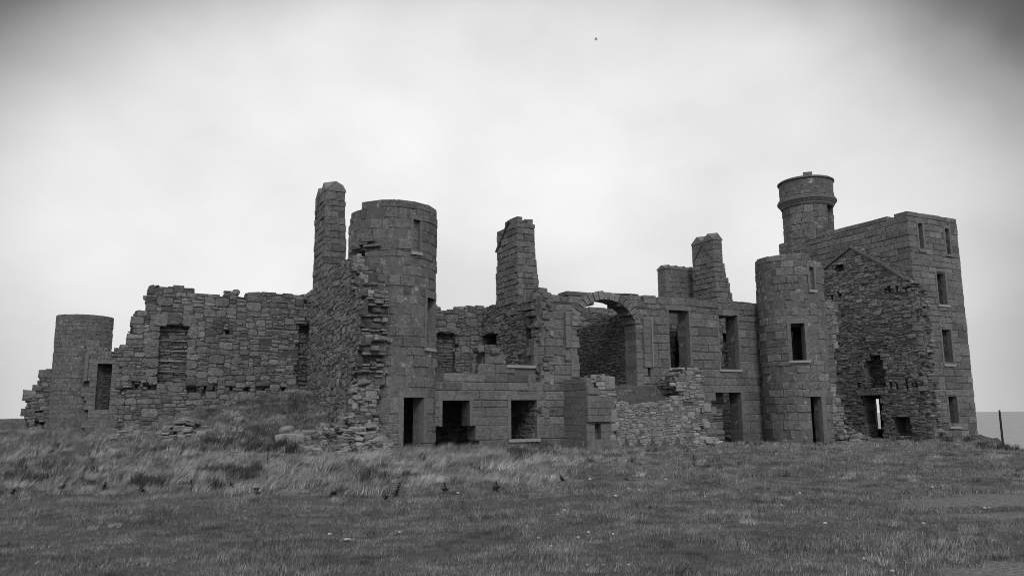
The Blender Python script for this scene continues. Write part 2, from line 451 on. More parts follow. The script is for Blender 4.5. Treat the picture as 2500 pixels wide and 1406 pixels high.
def opening(fr, r, parent, sill=True, lintel=True, jamb=.15, depth=.30, proud=.022, name='window_surround', jl=1, jr=1, sillmat=None, lh=.26, cutl=0, cutr=0):
    """dressed margin round an opening: surround > lintel, sill"""
    s0, s1, z0, z1 = rect(fr, r) if r[0] > 60 else r
    o = bpy.data.objects.new(name, None); COL.objects.link(o); o.parent = parent; o['_loc'] = tuple(parent['_loc']); o.empty_display_size = .1
    if jl: md = MD(); md.box(fr, s0 - jamb, s0 + .012, z0 + .004 + cutl, z1 - .004, -depth, proud); md.obj('jamb', M_DRE, o)
    if jr: md = MD(); md.box(fr, s1 - .012, s1 + jamb, z0 + .004 + cutr, z1 - .004, -depth, proud); md.obj('jamb', M_DRE, o)
    if lintel:
        m2 = MD(); m2.box(fr, s0 - jamb - .04, s1 + jamb + .04, z1, z1 + lh, -depth, proud + .006); m2.obj('lintel', M_DRE, o)
    if sill:
        m3 = MD(); m3.box(fr, s0 - jamb*.9, s1 + jamb*.9, z0 - .12, z0 + .01, -depth, proud + .06); m3.obj('sill', sillmat or M_SILL, o)
    return o
def infill(fr, r, depth, style='schist', seed=5, tmul=1., name='shaded_infill', parent=None, bars=0):  # stone fill; where tinted down, the opening's shade is painted into its colour
    s0, s1, z0, z1 = rect(fr, r)
    f2 = Flat(fr.pt(0, 0, -depth)[:2], fr.e, fr.out) if isinstance(fr, Flat) else Cyl(fr.C, fr.R - depth)
    if not isinstance(fr, Flat): k = f2.R/fr.R; s0 *= k; s1 *= k
    md = masonry(f2, rpoly((s0-.1, s1+.1, z0-.1, z1+.1)), thick=.25, style=style, seed=seed, top_rag=0, tmul=tmul)
    o = md.obj(name, [M_RUB, M_MOR], parent)
    if bars:
        for i in range(bars):
            z = z0 + (z1-z0)*(.22 + .70*i/(bars-1)); b = MD(); b.box(fr, s0, s1, z, z+.035, -depth+.05, -depth+.10); b.obj('bonding_slat', M_SILL, o)
    return o
def P(fr, pts): return [fr.un(*p) for p in pts]
def cyl_poly(fr, pts, zbot, ztop_back):
    lim = asin(1)*fr.R*.999
    q = [fr.un(*p) for p in pts]
    W = pi*fr.R
    return [(-W, zbot), (-W, ztop_back), (q[0][0]-.3, q[0][1])] + q + [(q[-1][0]+.3, q[-1][1]), (W, ztop_back), (W, zbot)]
def disc(fr, z, parent, name='shade_slab', r=None):  # unseen slab added inside a round tower to keep its openings dark
    md = MD(); n = 28; r = r or fr.R - .45
    a = [(fr.C[0] + r*cos(2*pi*i/n), fr.C[1] + r*sin(2*pi*i/n), z) for i in range(n)]
    b = [(x, y, z-.2) for x, y, _ in a]
    md.poly(a); md.poly(b[::-1])
    for i in range(n): k = (i+1) % n; md.poly([a[i], b[i], b[k], a[k]])
    return md.obj(name, M_MOR, parent)

# ------------------------------------------------------------------ terrain
def sm(a, b, x):
    t = min(1, max(0, (x-a)/(b-a))); return t*t*(3-2*t)
FAC = (-3.4, 35.0)                     # left end of the seaward front, where it meets the round tower
KC = (-10.67, 40.14)                     # inner corner of the roofless left wing
COAST = [(-60, 90), (-20, 55), (0, 38), (12, 27), (20, 22.6), (28, 20.9), (32, 21.2), (38.5, 24.0), (44, 26.4), (50, 30.5), (56, 34), (66, 36), (200, 60)]
def coast_x(y):
    for (a, xa), (b, xb) in zip(COAST, COAST[1:]):
        if y <= b: return xa + (xb-xa)*(max(y, a)-a)/(b-a)
    return COAST[-1][1]
def loc_f(x, y, O=FAC):
    dx, dy = x-O[0], y-O[1]
    return dx*U[0] + dy*U[1], -(dx*N[0] + dy*N[1])      # along the front, distance in front of it
def n3(x, y, s, o=0): return noise.noise(Vector((x*s + o, y*s - o, o*.37)))
TER = dict(s0=8.2, s1=12.2)            # stair platform: span along the front (metres), set again below
def height(x, y):
    z = 1.42*min(1, max(0, (y-30)/34.))*sm(-6, -30, x) * (1 if y < 64 else 1)
    z += .03*sm(28, 32, y)*sm(-14, -9, x)*sm(2, -1, x) + .10*n3(x, y, .22) + .045*n3(x, y, .8, 3) + .02*n3(x, y, 2.3, 7)
    if x < 2 and 14 < y < 60:           # tussocky ground in the rough grass
        z += sm(14.5, 18, y)*sm(2, -2, x - .04*y)*(.16*max(0, n3(x, y, .55, 11)) + .06*n3(x, y, 1.6, 5))
    dx, dy = x-KC[0], y-KC[1]
    a = dx*U[0] + dy*U[1]; b = -(dx*N[0] + dy*N[1])
    if b > -1.5:
        m = 2.6*exp(-(a/7.5)**2)*exp(-(max(b-1.0, 0)/5.4)**2)
        if a > 0: m *= 1 - sm(.3, 1.1, a)
        z += m*(1 + .18*n3(x, y, .9, 2)) + (.22*n3(x, y, 1.1, 8) + .10*n3(x, y, 2.6, 4))*min(1, m)
    q = ((x+7.0)/1.9)**2 + ((y-31.6)/1.5)**2
    if q < 6: z += .75*exp(-q)*(1 + .5*n3(x, y, 2.1, 12))
    s, w = loc_f(x, y)
    if TER['s0']-.4 < s < TER['s1']+.6 and -.6 < w < 2.0:
        k = sm(TER['s0']-.3, TER['s0']+.1, s)*(1-sm(TER['s1']-.1, TER['s1']+.5, s))*(1-sm(1.45, 1.75, w))
        z = z*(1-k) + k*(3.05 - .52*max(w, 0) + .12*n3(x, y, 1.7, 6))
    # interior of the ruin stands a little lower and darker; cliff towards the sea
    yc = 67 if x > -28 else 67 + (-28-x)*11
    d = min(coast_x(y)-x, yc-y)
    if d < 1.2: z -= .25*sm(1.2, 0, d)
    if d < 0: z -= 29*sm(0, 7, -d) + .5*n3(x, y, .5)
    return z
def axis(lo, hi, step, far_lo, far_hi):
    a = list(np.arange(lo, hi+step, step)); s = step; x = a[-1]
    while x < far_hi: s *= 1.35; x += s; a.append(min(x, far_hi))
    s = step; x = a[0]; pre = []
    while x > far_lo: s *= 1.35; x -= s; pre.append(max(x, far_lo))
    return pre[::-1] + a
# ================================================================== THE RUIN
nU, nN = neg(U), neg(N)
def backs(fr, hs, d=.4):
    md = MD()
    for s0, s1, z0, z1 in hs: md.box(fr, s0-.1, s1+.1, z0-.1, z1+.1, -d-.2, -d, 1, 1)
    return md
FRONT = Flat(FAC, U, nN)
def fs(px, py=950, fr=FRONT): return fr.un(px, py)[0]
T1 = cyl_from(852, 1067, 530, 35.0)
T2 = cyl_from(1843, 2009, 665, 46.0)
T0 = cyl_from(136, 278, 785, 56.5)

# ---- 1. front wall with the great arch
fw = thing('front_wall', FRONT.pt(8, 0, 0), 'long two-storey granite front wall with the great arch, between the two big round towers', 'wall')
poly = P(FRONT, [(1056, 1150), (1056, 907), (1166, 907), (1168, 887), (1181, 887), (1181, 864), (1187, 864), (1187, 843), (1217, 843), (1217, 866), (1233, 866), (1234, 893),
    (1306, 893), (1306, 826), (1319, 820), (1322, 795), (1312, 783), (1320, 769), (1300, 757), (1296, 722), (1318, 708), (1345, 712), (1372, 716),
    (1405, 713), (1434, 711), (1442, 716), (1500, 714), (1530, 716), (1563, 719), (1565, 736), (1574, 742), (1583, 729), (1600, 723), (1640, 724), (1700, 728), (1780, 734), (1846, 741), (1875, 742), (1875, 1150)])
a0 = FRONT.un(1411, 900)[0]; a1 = FRONT.un(1554, 900)[0]; zsp = FRONT.un(1480, 800)[1]; ztop = FRONT.un(1478, 731)[1]; zbt = FRONT.un(1470, 965)[1]
ac = (a0+a1)/2; ar = (a1-a0)/2; ah = ztop - zsp
arch = [(a0, zbt)] + [(ac - ar*cos(pi*i/16), zsp + ah*sin(pi*i/16)) for i in range(17)] + [(a1, zbt)]
RW = {k: rect(FRONT, v) for k, v in dict(w1=(1247, 976, 1311, 1072), o2=(1079, 977, 1147, 1040), u1=(1634, 758, 1684, 899), u2=(1757, 769, 1803, 902), d1=(1751, 958, 1813, 1100)).items()}
o2low = [(FRONT.un(1062, 1150)), (FRONT.un(1062, 1036)), (FRONT.un(1079, 1034)), FRONT.un(1147, 1034), FRONT.un(1163, 1036), FRONT.un(1161, 1060), FRONT.un(1172, 1080), FRONT.un(1160, 1150)]
holes = list(RW.values()) + [arch, o2low]
holes += [[FRONT.un(*q) for q in [(1738, 1000), (1738, 985), (1751, 985), (1751, 1000)]], [FRONT.un(*q) for q in [(1742, 1035), (1742, 1020), (1751, 1020), (1751, 1035)]], [FRONT.un(*q) for q in [(1576, 898), (1580, 880), (1592, 884), (1588, 915)]]]
zf = lambda s, z: 1.0
o = masonry(FRONT, poly, holes, thick=.95, style='ashlar', seed=11, rag=.07, top_rag=.12, hard=[ztop+.35]).obj('masonry', [M_ASH, M_MORL], fw)
# voussoirs: wedge stones right through the wall
md = MD(); rnd = random.Random(4); nv = 19
for i in range(nv):
    t0, t1 = pi*i/nv + .014, pi*(i+1)/nv - .014
    g = lambda t, k: (ac - (ar + k)*cos(t), zsp + (ah + k)*max(0, sin(t)))
    k1 = .38 + rnd.uniform(-.09, .08); tn = rnd.gauss(1.15, .22)
    q = [g(t0, 0), g(t1, 0), g(t1, k1), g(t0, k1)]
    for dd0, dd1 in ((-.50, .075 + rnd.uniform(-.02, .03)), (-.985, -.51)):
        b = len(md.v)
        md.v += [FRONT.pt(a, z, dd1) for a, z in q] + [FRONT.pt(a, z, dd0) for a, z in q]
        md.quad((b, b+1, b+2, b+3), tn, 0); md.quad((b+7, b+6, b+5, b+4), tn, 0)
        for j in range(4): k = (j+1) % 4; md.quad((b+j, b+4+j, b+4+k, b+k), tn, 0)
md.obj('arch_ring', [M_ASH, M_MORL], fw)
# jambs of the great arch, built up in dressed blocks
rnd = random.Random(8)
def jamb(px0, px1, ya, yb, proud, d0=-.9, h=(.3, .4)):
    s0, s1 = fs(px0, (ya+yb)/2), fs(px1, (ya+yb)/2); zt = FRONT.un((px0+px1)/2, ya)[1]; z = FRONT.un((px0+px1)/2, yb)[1]
    md = MD()
    while z < zt - .1:
        hh = min(rnd.uniform(*h), zt - z); md.stone(FRONT, s0 + rnd.uniform(-.02, .02), s1 + rnd.uniform(-.02, .02), z+.006, z+hh-.006, d0, proud + rnd.uniform(-.01, .015), .02, .008, rnd.gauss(1, .08), 0, rnd); z += hh
    md.obj('pilaster', M_DRE, fw)
jamb(1377, 1389, 762, 850, .16, -.3, (.5, .7)); jamb(1377, 1391, 866, 880, .16, -.3); jamb(1394, 1413.5, 768, 795, .05); jamb(1392, 1413.5, 822, 850, .05); jamb(1393, 1413.5, 866, 922, .06)
jamb(1553, 1567, 790, 945, .04, -.93); jamb(1570, 1588, 776, 897, .09, -.3); jamb(1571, 1600, 722, 742, .05, -.3)
md = MD(); s = fs(1590, 830); md.box(FRONT, s-.035, s+.035, FRONT.un(1590, 896)[1], FRONT.un(1589, 773)[1], .02, .12); md.obj('downpipe', M_IRON, fw)
# wall-head course
md = MD(); a = fs(1604, 725); b = fs(1848, 740); x = a; rnd = random.Random(3)
while x < b:
    w = min(rnd.uniform(.7, 1.5), b-x); md.stone(FRONT, x+.01, x+w-.01, 7.30, 7.68, -.8, .045+rnd.uniform(-.01, .015), .03, .01, rnd.gauss(1, .07), 0, rnd); x += w
md.obj('wall_head_course', [M_ASH], fw)
opening(FRONT, RW['w1'], fw); opening(FRONT, RW['o2'], fw, sill=False); opening(FRONT, RW['u1'], fw, jamb=.12); opening(FRONT, RW['u2'], fw, jamb=.12)
opening(FRONT, RW['d1'], fw, sill=False, jl=0, jr=1, jamb=.2, cutr=.9)
# broken first-floor window, sill and one jamb left
q = rect(FRONT, (1244, 826, 1304, 892)); so = opening(FRONT, (q[0], q[1], q[2], q[3]), fw, lintel=False, jl=0, jamb=.2)
md = MD(); rnd = random.Random(21)      # toothed rubble hearting where the front broke away
for (x, y, w, h) in [(1311, 727, 20, 20), (1331, 772, 24, 18), (1304, 765, 14, 16), (1312, 795, 16, 14), (1340, 742, 20, 18), (1325, 745, 16, 14), (1175, 850, 18, 14), (1208, 858, 22, 14)]:
    s, z = FRONT.un(x, y); md = MD(); md.stone(FRONT, s-w*.5/51, s+w*.5/51, z-h*.5/51, z+h*.5/51, -.6, .09+rnd.uniform(0, .05), .05, .03, rnd.gauss(1, .15), 0, rnd); md.obj('loose_block', M_RUB, fw)
# vaulted floor behind the front, keeps the ground-floor rooms dark
md = MD(); md.box(FRONT, -.2, fs(1400), 2.75, 3.1, -6.6, -.93); md.box(FRONT, fs(1540), fs(1870), 2.9, 3.15, -7.2, -.93); md.obj('vault_floor', M_MOR, fw)

# ---- 2. round tower beside the left courtyard
def ring_tower(fr, prof, zb_, zbk, holes, style, seed, thick=.6, **k):
    return masonry(fr, cyl_poly(fr, prof, zb_, zbk), holes, thick=thick, style=style, seed=seed, **k)
t1 = thing('round_tower', (T1.C[0], T1.C[1], 0), 'tallest round tower, with dark doorway and broken rim, beside the ragged high rubble wall', 'tower', 'round towers of the ruined castle')
H1 = dict(door=(984, 970, 1034, 1130), win=(1042, 728, 1061, 851), slit=(1008, 537, 1026, 616), gap=(868, 612, 890, 631))
R1 = {k: rect(T1, v) for k, v in H1.items()}
zt1 = T1.un(960, 492)[1]
ring_tower(T1, [(856, 536), (862, 524), (881, 512), (882, 499), (905, 495), (940, 492), (976, 489), (1010, 491), (1016, 499), (1043, 503), (1060, 513)], -.6, zt1-.3, list(R1.values()), 'ashlar', 22, rag=0, top_rag=.08).obj('masonry', [M_ASH, M_MORL], t1)
opening(T1, R1['door'], t1, sill=False, jamb=.2, name='door_surround', cutr=.8)
opening(T1, R1['win'], t1, jamb=.13); opening(T1, R1['slit'], t1, jamb=.10, lh=.2)
infill(T1, H1['slit'], .16, 'fine', 6, name='blocked_slit', parent=t1)
disc(T1, 3.2, t1); disc(T1, 7.4, t1)
md = MD(); rnd = random.Random(5)
for (x, y, w, h) in [(880, 598, 46, 7), (900, 590, 30, 6), (870, 606, 30, 6), (910, 601, 40, 5)]:
    s, z = T1.un(x, y); md.stone(T1, s-w*.5/52, s+w*.5/52, z-h*.5/52, z+h*.5/52, -.2, .16, .02, .02, .8, 0, rnd)
md.obj('slate_ledge', M_RUB, t1)

# ---- 3. high cross wall with the tall chimney, broken end towards us
CW1 = Flat((-6.32, 31.6), N, nU)
c1 = thing('cross_wall', (-8.5, 39, 0), 'high rubble cross wall with a tall narrow capped chimney, broken end beside the doorway tower', 'wall', 'cross walls of the ruin')
poly = P(CW1, [(735, 1150), (735, 724), (744, 720), (764, 712), (766, 690), (800, 660), (846, 637), (853, 634), (866, 652), (876, 690), (884, 712), (878, 778), (876, 860), (860, 940), (850, 1009), (843, 1060), (838, 1150)])
rubble_wall(CW1, poly, [rect(CW1, (731, 795, 749, 965))], thick=1.15, seed=31, rag=.16, rag_side=(1, 0)).obj('masonry', [M_RUB, M_MOR], c1)
# slaty stump hearting at the broken end
E1 = Flat(CW1.pt(0, 0, 0)[:2], U, nN)
E1 = Flat(add(CW1.O, (N, .30)), U, nN); ep = [(-.1, -.5), (1.3, -.5), (1.4, .9), (1.0, 1.7), (1.05, 2.6), (1.3, 3.4), (1.0, 3.9), (1.35, 4.6), (1.2, 5.1), (.75, 5.6), (1.05, 6.2), (.7, 7.0), (.35, 8.2), (-.05, 8.3), (.15, 6), (-.05, 4), (.1, 3.2), (-.1, 2)]
md = masonry(Flat(add(E1.O, (N, .1)), U, nN), ep, thick=.6, style='rubble', seed=33, rag=.04, top_rag=.3)
rubble_face(E1, ep, [], 'rubble', 34, md, 1.0); rnd = random.Random(8)
for i in range(46):      # stones left sticking out of the torn end
    s = rnd.uniform(0, 1.1); z = rnd.uniform(.3, 7.6); w = rnd.uniform(.08, .22); h = rnd.uniform(.06, .15); md.stone(E1, s-w, s+w, z-h, z+h, -.3, rnd.uniform(.02, .16), .05, .03, rnd.gauss(1, .2), 0, rnd)
md.obj('broken_end', [M_RUB, M_MOR], c1)

def face_frames(O, w, l):
    """near-left corner O; w metres along U, l metres along N: front (-N) and left (-U), right, back faces"""
    return (Flat(O, U, nN), Flat(O, N, nU), Flat(add(O, (U, w)), N, U), Flat(add(O, (N, l)), U, N))
def block_stack(O, w, l, z0, z1, style, seed, profs=None, thick=.3, taper=None, md=None, rag=0):
    """a solid stack laid in courses, corners bonded; taper(z) -> (grow_left, grow_right, grow_front, grow_back)"""
    rnd = random.Random(seed); S = STY[style]; md = md or MD(); zs = breaks(z0, z1, [], S['ch'], rnd)
    for i, (a, b) in enumerate(zip(zs, zs[1:])):
        gl, gr, gf, gb = taper((a+b)/2) if taper else (0, 0, 0, 0)
        A = add(O, (U, -gl), (N, -gf)); W = w + gl + gr; L = l + gf + gb
        fr = Flat(A, U, nN); e = S['rec']
        md.box(fr, e, W-e, a, b, -L+e, -e, 1, 1)
        for k, f in enumerate(face_frames(A, W, L)):
            ln = W if k in (0, 3) else L
            ins = thick if (i + (k in (1, 2))) % 2 else 0
            x = ins; end = ln - ins; 
            if end - x < .1: continue
            while x < end - 1e-4:
                q = rnd.uniform(*S['w']); 
                if end - x - q < S['w'][0]*.7: q = end - x
                g = S['gap']/2
                md.stone(f, x+g, x+q-g, a+g, b-g, -min(thick, ln*.5) if q == ln else -thick, rnd.uniform(-S['jit']*.6, S['jit']), S['bev'], S['cj'], max(.5, rnd.gauss(1, S['tv']*.6)), 0, rnd); x += q
    return md
def cap(O, w, l, z, h, along, n, parent, over=.03):
    """n small double-pitched cap stones in a row; each one mesh"""
    for i in range(n):
        md = MD()
        if along == 'N': A = add(O, (N, l*i/n)); W, L = w, l/n - .015
        else: A = add(O, (U, w*i/n)); W, L = w/n - .015, l
        f = Flat(A, U, nN); o = over if True else 0
        B = [f.pt(-o, z, o), f.pt(W+o, z, o), f.pt(W+o, z, -L-o), f.pt(-o, z, -L-o)]
        C_ = (W/2, -L/2); lo = z + .06
        B2 = [(p[0], p[1], lo) for p in B]
        M = [f.pt(W/2, z+h, o-.02), f.pt(W+o-.02, z+h, -L/2), f.pt(W/2, z+h, -L-o+.02), f.pt(-o+.02, z+h, -L/2)]
        for k in range(4):
            k2 = (k+1) % 4; md.poly([B[k], B[k2], B2[k2], B2[k]], 1.); md.poly([B2[k], B2[k2], M[k]], 1.); md.poly([B2[k], M[k], M[k-1]], 1.15)  # sloping facets and flat top tinted lighter, skylight painted into the stone
        md.poly(M, 1.1)
        md.poly(B[::-1])
        md.obj('chimney_cap', M_DRE, parent)
def raggle(fr, a, b, parent, w=.07, pr=.07):
    (s0, z0), (s1, z1) = fr.un(*a), fr.un(*b)
    L = sqrt((s1-s0)**2 + (z1-z0)**2); nx, nz_ = -(z1-z0)/L*w/2, (s1-s0)/L*w/2
    md = MD(); q = [(s0+nx, z0+nz_), (s1+nx, z1+nz_), (s1-nx, z1-nz_), (s0-nx, z0-nz_)]; b_ = len(md.v)
    md.v += [fr.pt(x, z, pr) for x, z in q] + [fr.pt(x, z, -.05) for x, z in q]
    md.quad((b_, b_+1, b_+2, b_+3), .8, 0)
    for j in range(4): k = (j+1) % 4; md.quad((b_+j, b_+4+j, b_+4+k, b_+k), .8, 0)
    md.obj('roof_raggle', M_DRE, parent)
def s_at(fr, px, py): return fr.un(px, py)
# chimney 1: corner column position along the wall
sn = CW1.un(793, 560)[0]; sf = CW1.un(769, 560)[0]; L1 = sf - sn
CO = add(CW1.O, (N, sn)); CH1 = Flat(CO, N, nU); CHF = Flat(CO, U, nN)
ztop1 = CHF.un(810, 466)[1]; w1 = CHF.un(841, 560)[0]
st = block_stack(CO, w1, L1, 7.0, ztop1, 'squared', 41, taper=lambda z: (.02, .10*sm(12.6, 9, z), .12*sm(12.5, 9, z), .05)).obj('chimney_stack', [M_ASH, M_MOR], c1)
cap(CO, w1, L1, ztop1, .52, 'N', 2, st)
raggle(CH1, (783, 478), (772, 536), st)

# ---- 4. rear wall of the left wing
RWL = Flat(KC, U, nN)
lw = thing('rear_wall', RWL.pt(-5, .5, 0), 'broad broken rubble wall at the left with a slate-blocked window, rising behind the grassy mound', 'wall')
poly = P(RWL, [(756, 1150), (756, 727), (735, 727), (690, 721), (672, 717), (625, 717), (600, 719), (585, 728), (582, 727), (580, 713), (548, 716), (545, 720), (470, 711), (450, 702), (400, 696), (384, 698), (372, 706), (371, 718), (358, 725),
    (356, 752), (336, 757), (334, 776), (318, 788), (322, 800), (318, 834), (300, 840), (283, 853), (279, 862), (292, 880), (294, 938), (286, 981), (280, 1024), (280, 1150)])
BW = (387, 794, 457, 939); BW2 = (729, 795, 765, 965)
jh = [rect(RWL, r) for r in [(330, 938, 337, 950), (361, 940, 368, 950), (457, 944, 480, 957), (497, 944, 503, 956), (519, 944, 525, 956), (552, 806, 560, 815), (600, 944, 608, 956), (560, 944, 568, 955), (640, 945, 647, 955), (690, 946, 697, 956)]]
md = backs(RWL, jh); rubble_wall(RWL, poly, [rect(RWL, BW), rect(RWL, BW2)] + jh, md=md, thick=1.0, seed=51, rag=.12, rag_side=(1, 0), top_rag=.3).obj('masonry', [M_RUB, M_MOR], lw)
infill(RWL, BW, .42, 'schist', 52, .85, parent=lw, bars=5)
infill(RWL, BW2, .55, 'schist', 53, .7, parent=lw)
def lintel_arch(fr, r, parent, n=3, seed=1, h=.5, rise=.10):
    s0, s1, z0, z1 = rect(fr, r); rnd = random.Random(seed); md = MD(); a = s0-.35; b = s1+.35
    for i in range(n):
        p, q = a+(b-a)*i/n, a+(b-a)*(i+1)/n
        k0 = z1 - rise + rise*2*(1-abs((p+q)/2-(s0+s1)/2)/(b-a)*2)*.7
        md.stone(fr, p+.012, q-.012, k0, k0+h+rnd.uniform(-.04, .06), -.5, .05+rnd.uniform(-.02, .02), .03, .02, rnd.gauss(1, .12), 0, rnd)
    md.obj('lintel', M_RUB, parent)
lintel_arch(RWL, BW, lw, 3, 5)
def quoins(fr, r, parent, seed, w=(.35, .65), d=-.4, sides=(1, 1)):
    s0, s1, z0, z1 = rect(fr, r); rnd = random.Random(seed); md = MD()
    for side in (0, 1):
        if not sides[side]: continue
        z = z0; md = MD()
        while z < z1 - .12:
            h = min(rnd.uniform(.28, .55), z1-z); ww = rnd.uniform(*w)
            a, b = (s0-ww, s0+.01) if side == 0 else (s1-.01, s1+ww)
            md.stone(fr, a, b, z+.01, z+h-.01, d, .045+rnd.uniform(-.015, .02), .035, .02, max(.6, rnd.gauss(1.02, .14)), 0, rnd); z += h
        md.obj('jamb_stones', M_RUB, parent)
quoins(RWL, BW, lw, 7)

# ---- 5. small round tower far left, with the bits of wall either side
t0 = thing('round_tower', (T0.C[0], T0.C[1], .6), 'small squat round tower of brick-like coursed stone, leftmost of the ruin', 'tower', 'round towers of the ruined castle')
zt0 = T0.un(205, 768)[1]
ring_tower(T0, [(139, 772), (160, 769), (200, 767), (225, 768), (240, 771), (262, 773), (275, 775)], -1, zt0-.3, [], 'brick', 61, top_rag=.05, thick=.55).obj('masonry', [M_ASH, M_MORL], t0)
W0 = Flat(add(T0.C, (N, -1.75)), U, nN); W00 = Flat(add(T0.C, (N, .2)), U, nN)
b0 = thing('wall_remnant', W0.pt(1.5, .6, 0), 'low wall remnant with tall dark opening, joining small tower to broad rubble wall', 'wall')
D0 = (235, 888, 270, 1000)
masonry(W0, P(W0, [(203, 1040), (208, 1000), (200, 950), (206, 930), (206, 832), (238, 829), (241, 838), (262, 846), (268, 853), (300, 851), (345, 850), (345, 1150), (203, 1150)]), [rect(W0, D0), rect(W0, (205, 930, 218, 945)), rect(W0, (200, 1000, 214, 1030))], thick=.9, style='brick', seed=62, rag=.10, rag_side=(1, 0)).obj('masonry', [M_RUB, M_MOR], b0)
infill(W0, D0, .75, 'schist', 63, .55, parent=b0)
md = MD(); s0, s1, z0, z1 = rect(W0, (206, 862, 215, 930)); md.box(W0, s0, s1, z0, z1, -.2, .14); md.obj('pilaster', M_DRE, b0)
b00 = thing('wall_remnant', W00.pt(-2.5, 1, 0), 'stepped ragged stump of rubble wall at the outer edge of the small squat tower', 'wall')
wh = [rect(W00, (88, 1000, 102, 1006)), rect(W00, (86, 1026, 95, 1034)), rect(W00, (98, 1030, 108, 1037))]; rubble_wall(W00, P(W00, [(62, 1150), (62, 1018), (57, 1016), (58, 1000), (64, 997), (66, 982), (64, 975), (68, 955), (86, 952), (90, 936), (98, 916), (108, 908), (120, 901), (150, 899), (150, 1150)]), wh, md=backs(W00, wh), thick=1.0, seed=64, rag=.01, rag_side=(1, 0)).obj('masonry', [M_RUB, M_MOR], b00)

# ---- 6. middle cross wall with the broken-topped chimney
s2 = fs(1308); CW2 = Flat(add(FAC, (U, s2)), N, nU)
c2 = thing('cross_wall', CW2.pt(3, 0, 0), 'rubble cross wall carrying the broad capless chimney with broken top, beside the great arch', 'wall', 'cross walls of the ruin')
rubble_wall(CW2, P(CW2, [(1172, 1150), (1172, 756), (1177, 752), (1200, 745), (1212, 738), (1262, 722), (1298, 715), (1306, 716), (1306, 1150)]),
        [rect(CW2, (1180, 815, 1211, 850)), rect(CW2, (1283, 800, 1297, 905))], thick=1.0, seed=71, rag=.05).obj('masonry', [M_RUB, M_MOR], c2)
infill(CW2, (1180, 815, 1211, 850), .7, 'schist', 72, .5, parent=c2); infill(CW2, (1283, 800, 1297, 905), .7, 'schist', 73, .5, parent=c2)
lintel_arch(CW2, (1180, 815, 1211, 850), c2, 4, 7, .35)
sn = CW2.un(1264, 640)[0]; sf = CW2.un(1213, 640)[0]
CO2 = add(CW2.O, (N, sn)); C2F = Flat(CO2, U, nN); C2L = Flat(CO2, N, nU); w2 = C2F.un(1307, 640)[0]
ztop2 = C2F.un(1264, 527)[1]; Lc2 = sf - sn
tp2 = lambda z: (.03, .14*sm(10.5, 8, z), .10*sm(10.5, 8, z), -.05 - .40*sm(11.6, 12.3, z) + .16*sm(9.6, 9.0, z))
st2 = block_stack(CO2, w2, Lc2, 7.2, ztop2 - .35, 'squared', 74, taper=tp2)
f = C2F
rnd = random.Random(9); zb2 = ztop2 - .35
for (a, b, d0, d1, h) in [(0, .30, -.30, 0, .33), (0, .3, -.62, -.31, .36), (0, .3, -1.0, -.63, .35), (0, .3, -1.45, -1.01, .34), (.72, w2-.03, -.5, -.15, .30), (.72, w2-.1, -.95, -.51, .38), (.31, .71, -1.4, -.7, .15)]:
    st2.stone(f, a+.005, b-.005, zb2+.005, zb2+h, d0, d1, .02, .012, rnd.gauss(1, .08), 0, rnd)
st2 = st2.obj('chimney_stack', [M_ASH, M_MOR], c2)
raggle(C2L, (1244, 540), (1213, 616), st2, .10, .10)

# ---- 7. rear wall seen over the broken front
RM = Flat(add(CW2.O, (N, CW2.un(1177, 800)[0])), U, nN)
rm = thing('rear_wall', RM.pt(-2, 0, 0), 'inner rear wall with blocked arched recess, seen over the broken front beside the doorway tower', 'wall')
rubble_wall(RM, P(RM, [(1030, 1150), (1030, 752), (1066, 750), (1095, 755), (1120, 755), (1150, 750), (1158, 746), (1180, 749), (1180, 1150)]), [rect(RM, (1068, 812, 1111, 910))], thick=.9, seed=75, rag=.05, rag_side=(0, 0)).obj('masonry', [M_RUB, M_MOR], rm)
infill(RM, (1068, 812, 1111, 910), .35, 'schist', 76, .8, parent=rm); lintel_arch(RM, (1068, 812, 1111, 910), rm, 4, 9, .3)

# ---- 8. dark inner wall through the arch
s3 = fs(1556); CW3 = Flat(add(FAC, (U, s3), (N, .98)), N, nU)
c3 = thing('inner_wall', CW3.pt(3, 0, 0), 'tall dark inner wall of thin coursed slabs seen through the great arch', 'wall')
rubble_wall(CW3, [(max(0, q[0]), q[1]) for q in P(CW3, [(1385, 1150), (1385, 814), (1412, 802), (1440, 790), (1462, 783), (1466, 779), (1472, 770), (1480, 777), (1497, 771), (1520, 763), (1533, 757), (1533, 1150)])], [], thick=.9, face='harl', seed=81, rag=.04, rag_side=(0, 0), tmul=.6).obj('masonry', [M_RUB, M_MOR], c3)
RB = Flat(add(FAC, (N, 8.2)), U, nN)
rb = thing('rear_wall', RB.pt(12, 0, 0), 'inner rear wall seen through the two upper windows between arch and second round tower', 'wall')
rubble_wall(RB, [(s3+.4, -.6), (s3+.4, 6.6), (s3+2.5, 8.2), (27, 8.2), (27, -.6)], [rect(RB, (1652, 832, 1690, 930)), rect(RB, (1768, 815, 1786, 930))], thick=.9, seed=82, rag=0).obj('masonry', [M_RUB, M_MOR], rb)
infill(RB, (1652, 832, 1690, 930), .6, 'schist', 83, .5, parent=rb); infill(RB, (1768, 815, 1786, 930), .6, 'schist', 84, .5, parent=rb)
RA = Flat(add(FAC, (N, 12)), U, nN)
ra = thing('rear_wall', RA.pt(5, 0, 0), 'far back wall at the foot of the hall behind the great arch', 'wall')
masonry(RA, [(s2+.9, -.6), (s2+.9, 4.4), (s3+.5, 5.0), (s3+.5, -.6)], [], thick=.8, style='schist', seed=85).obj('masonry', [M_RUB, M_MOR], ra)

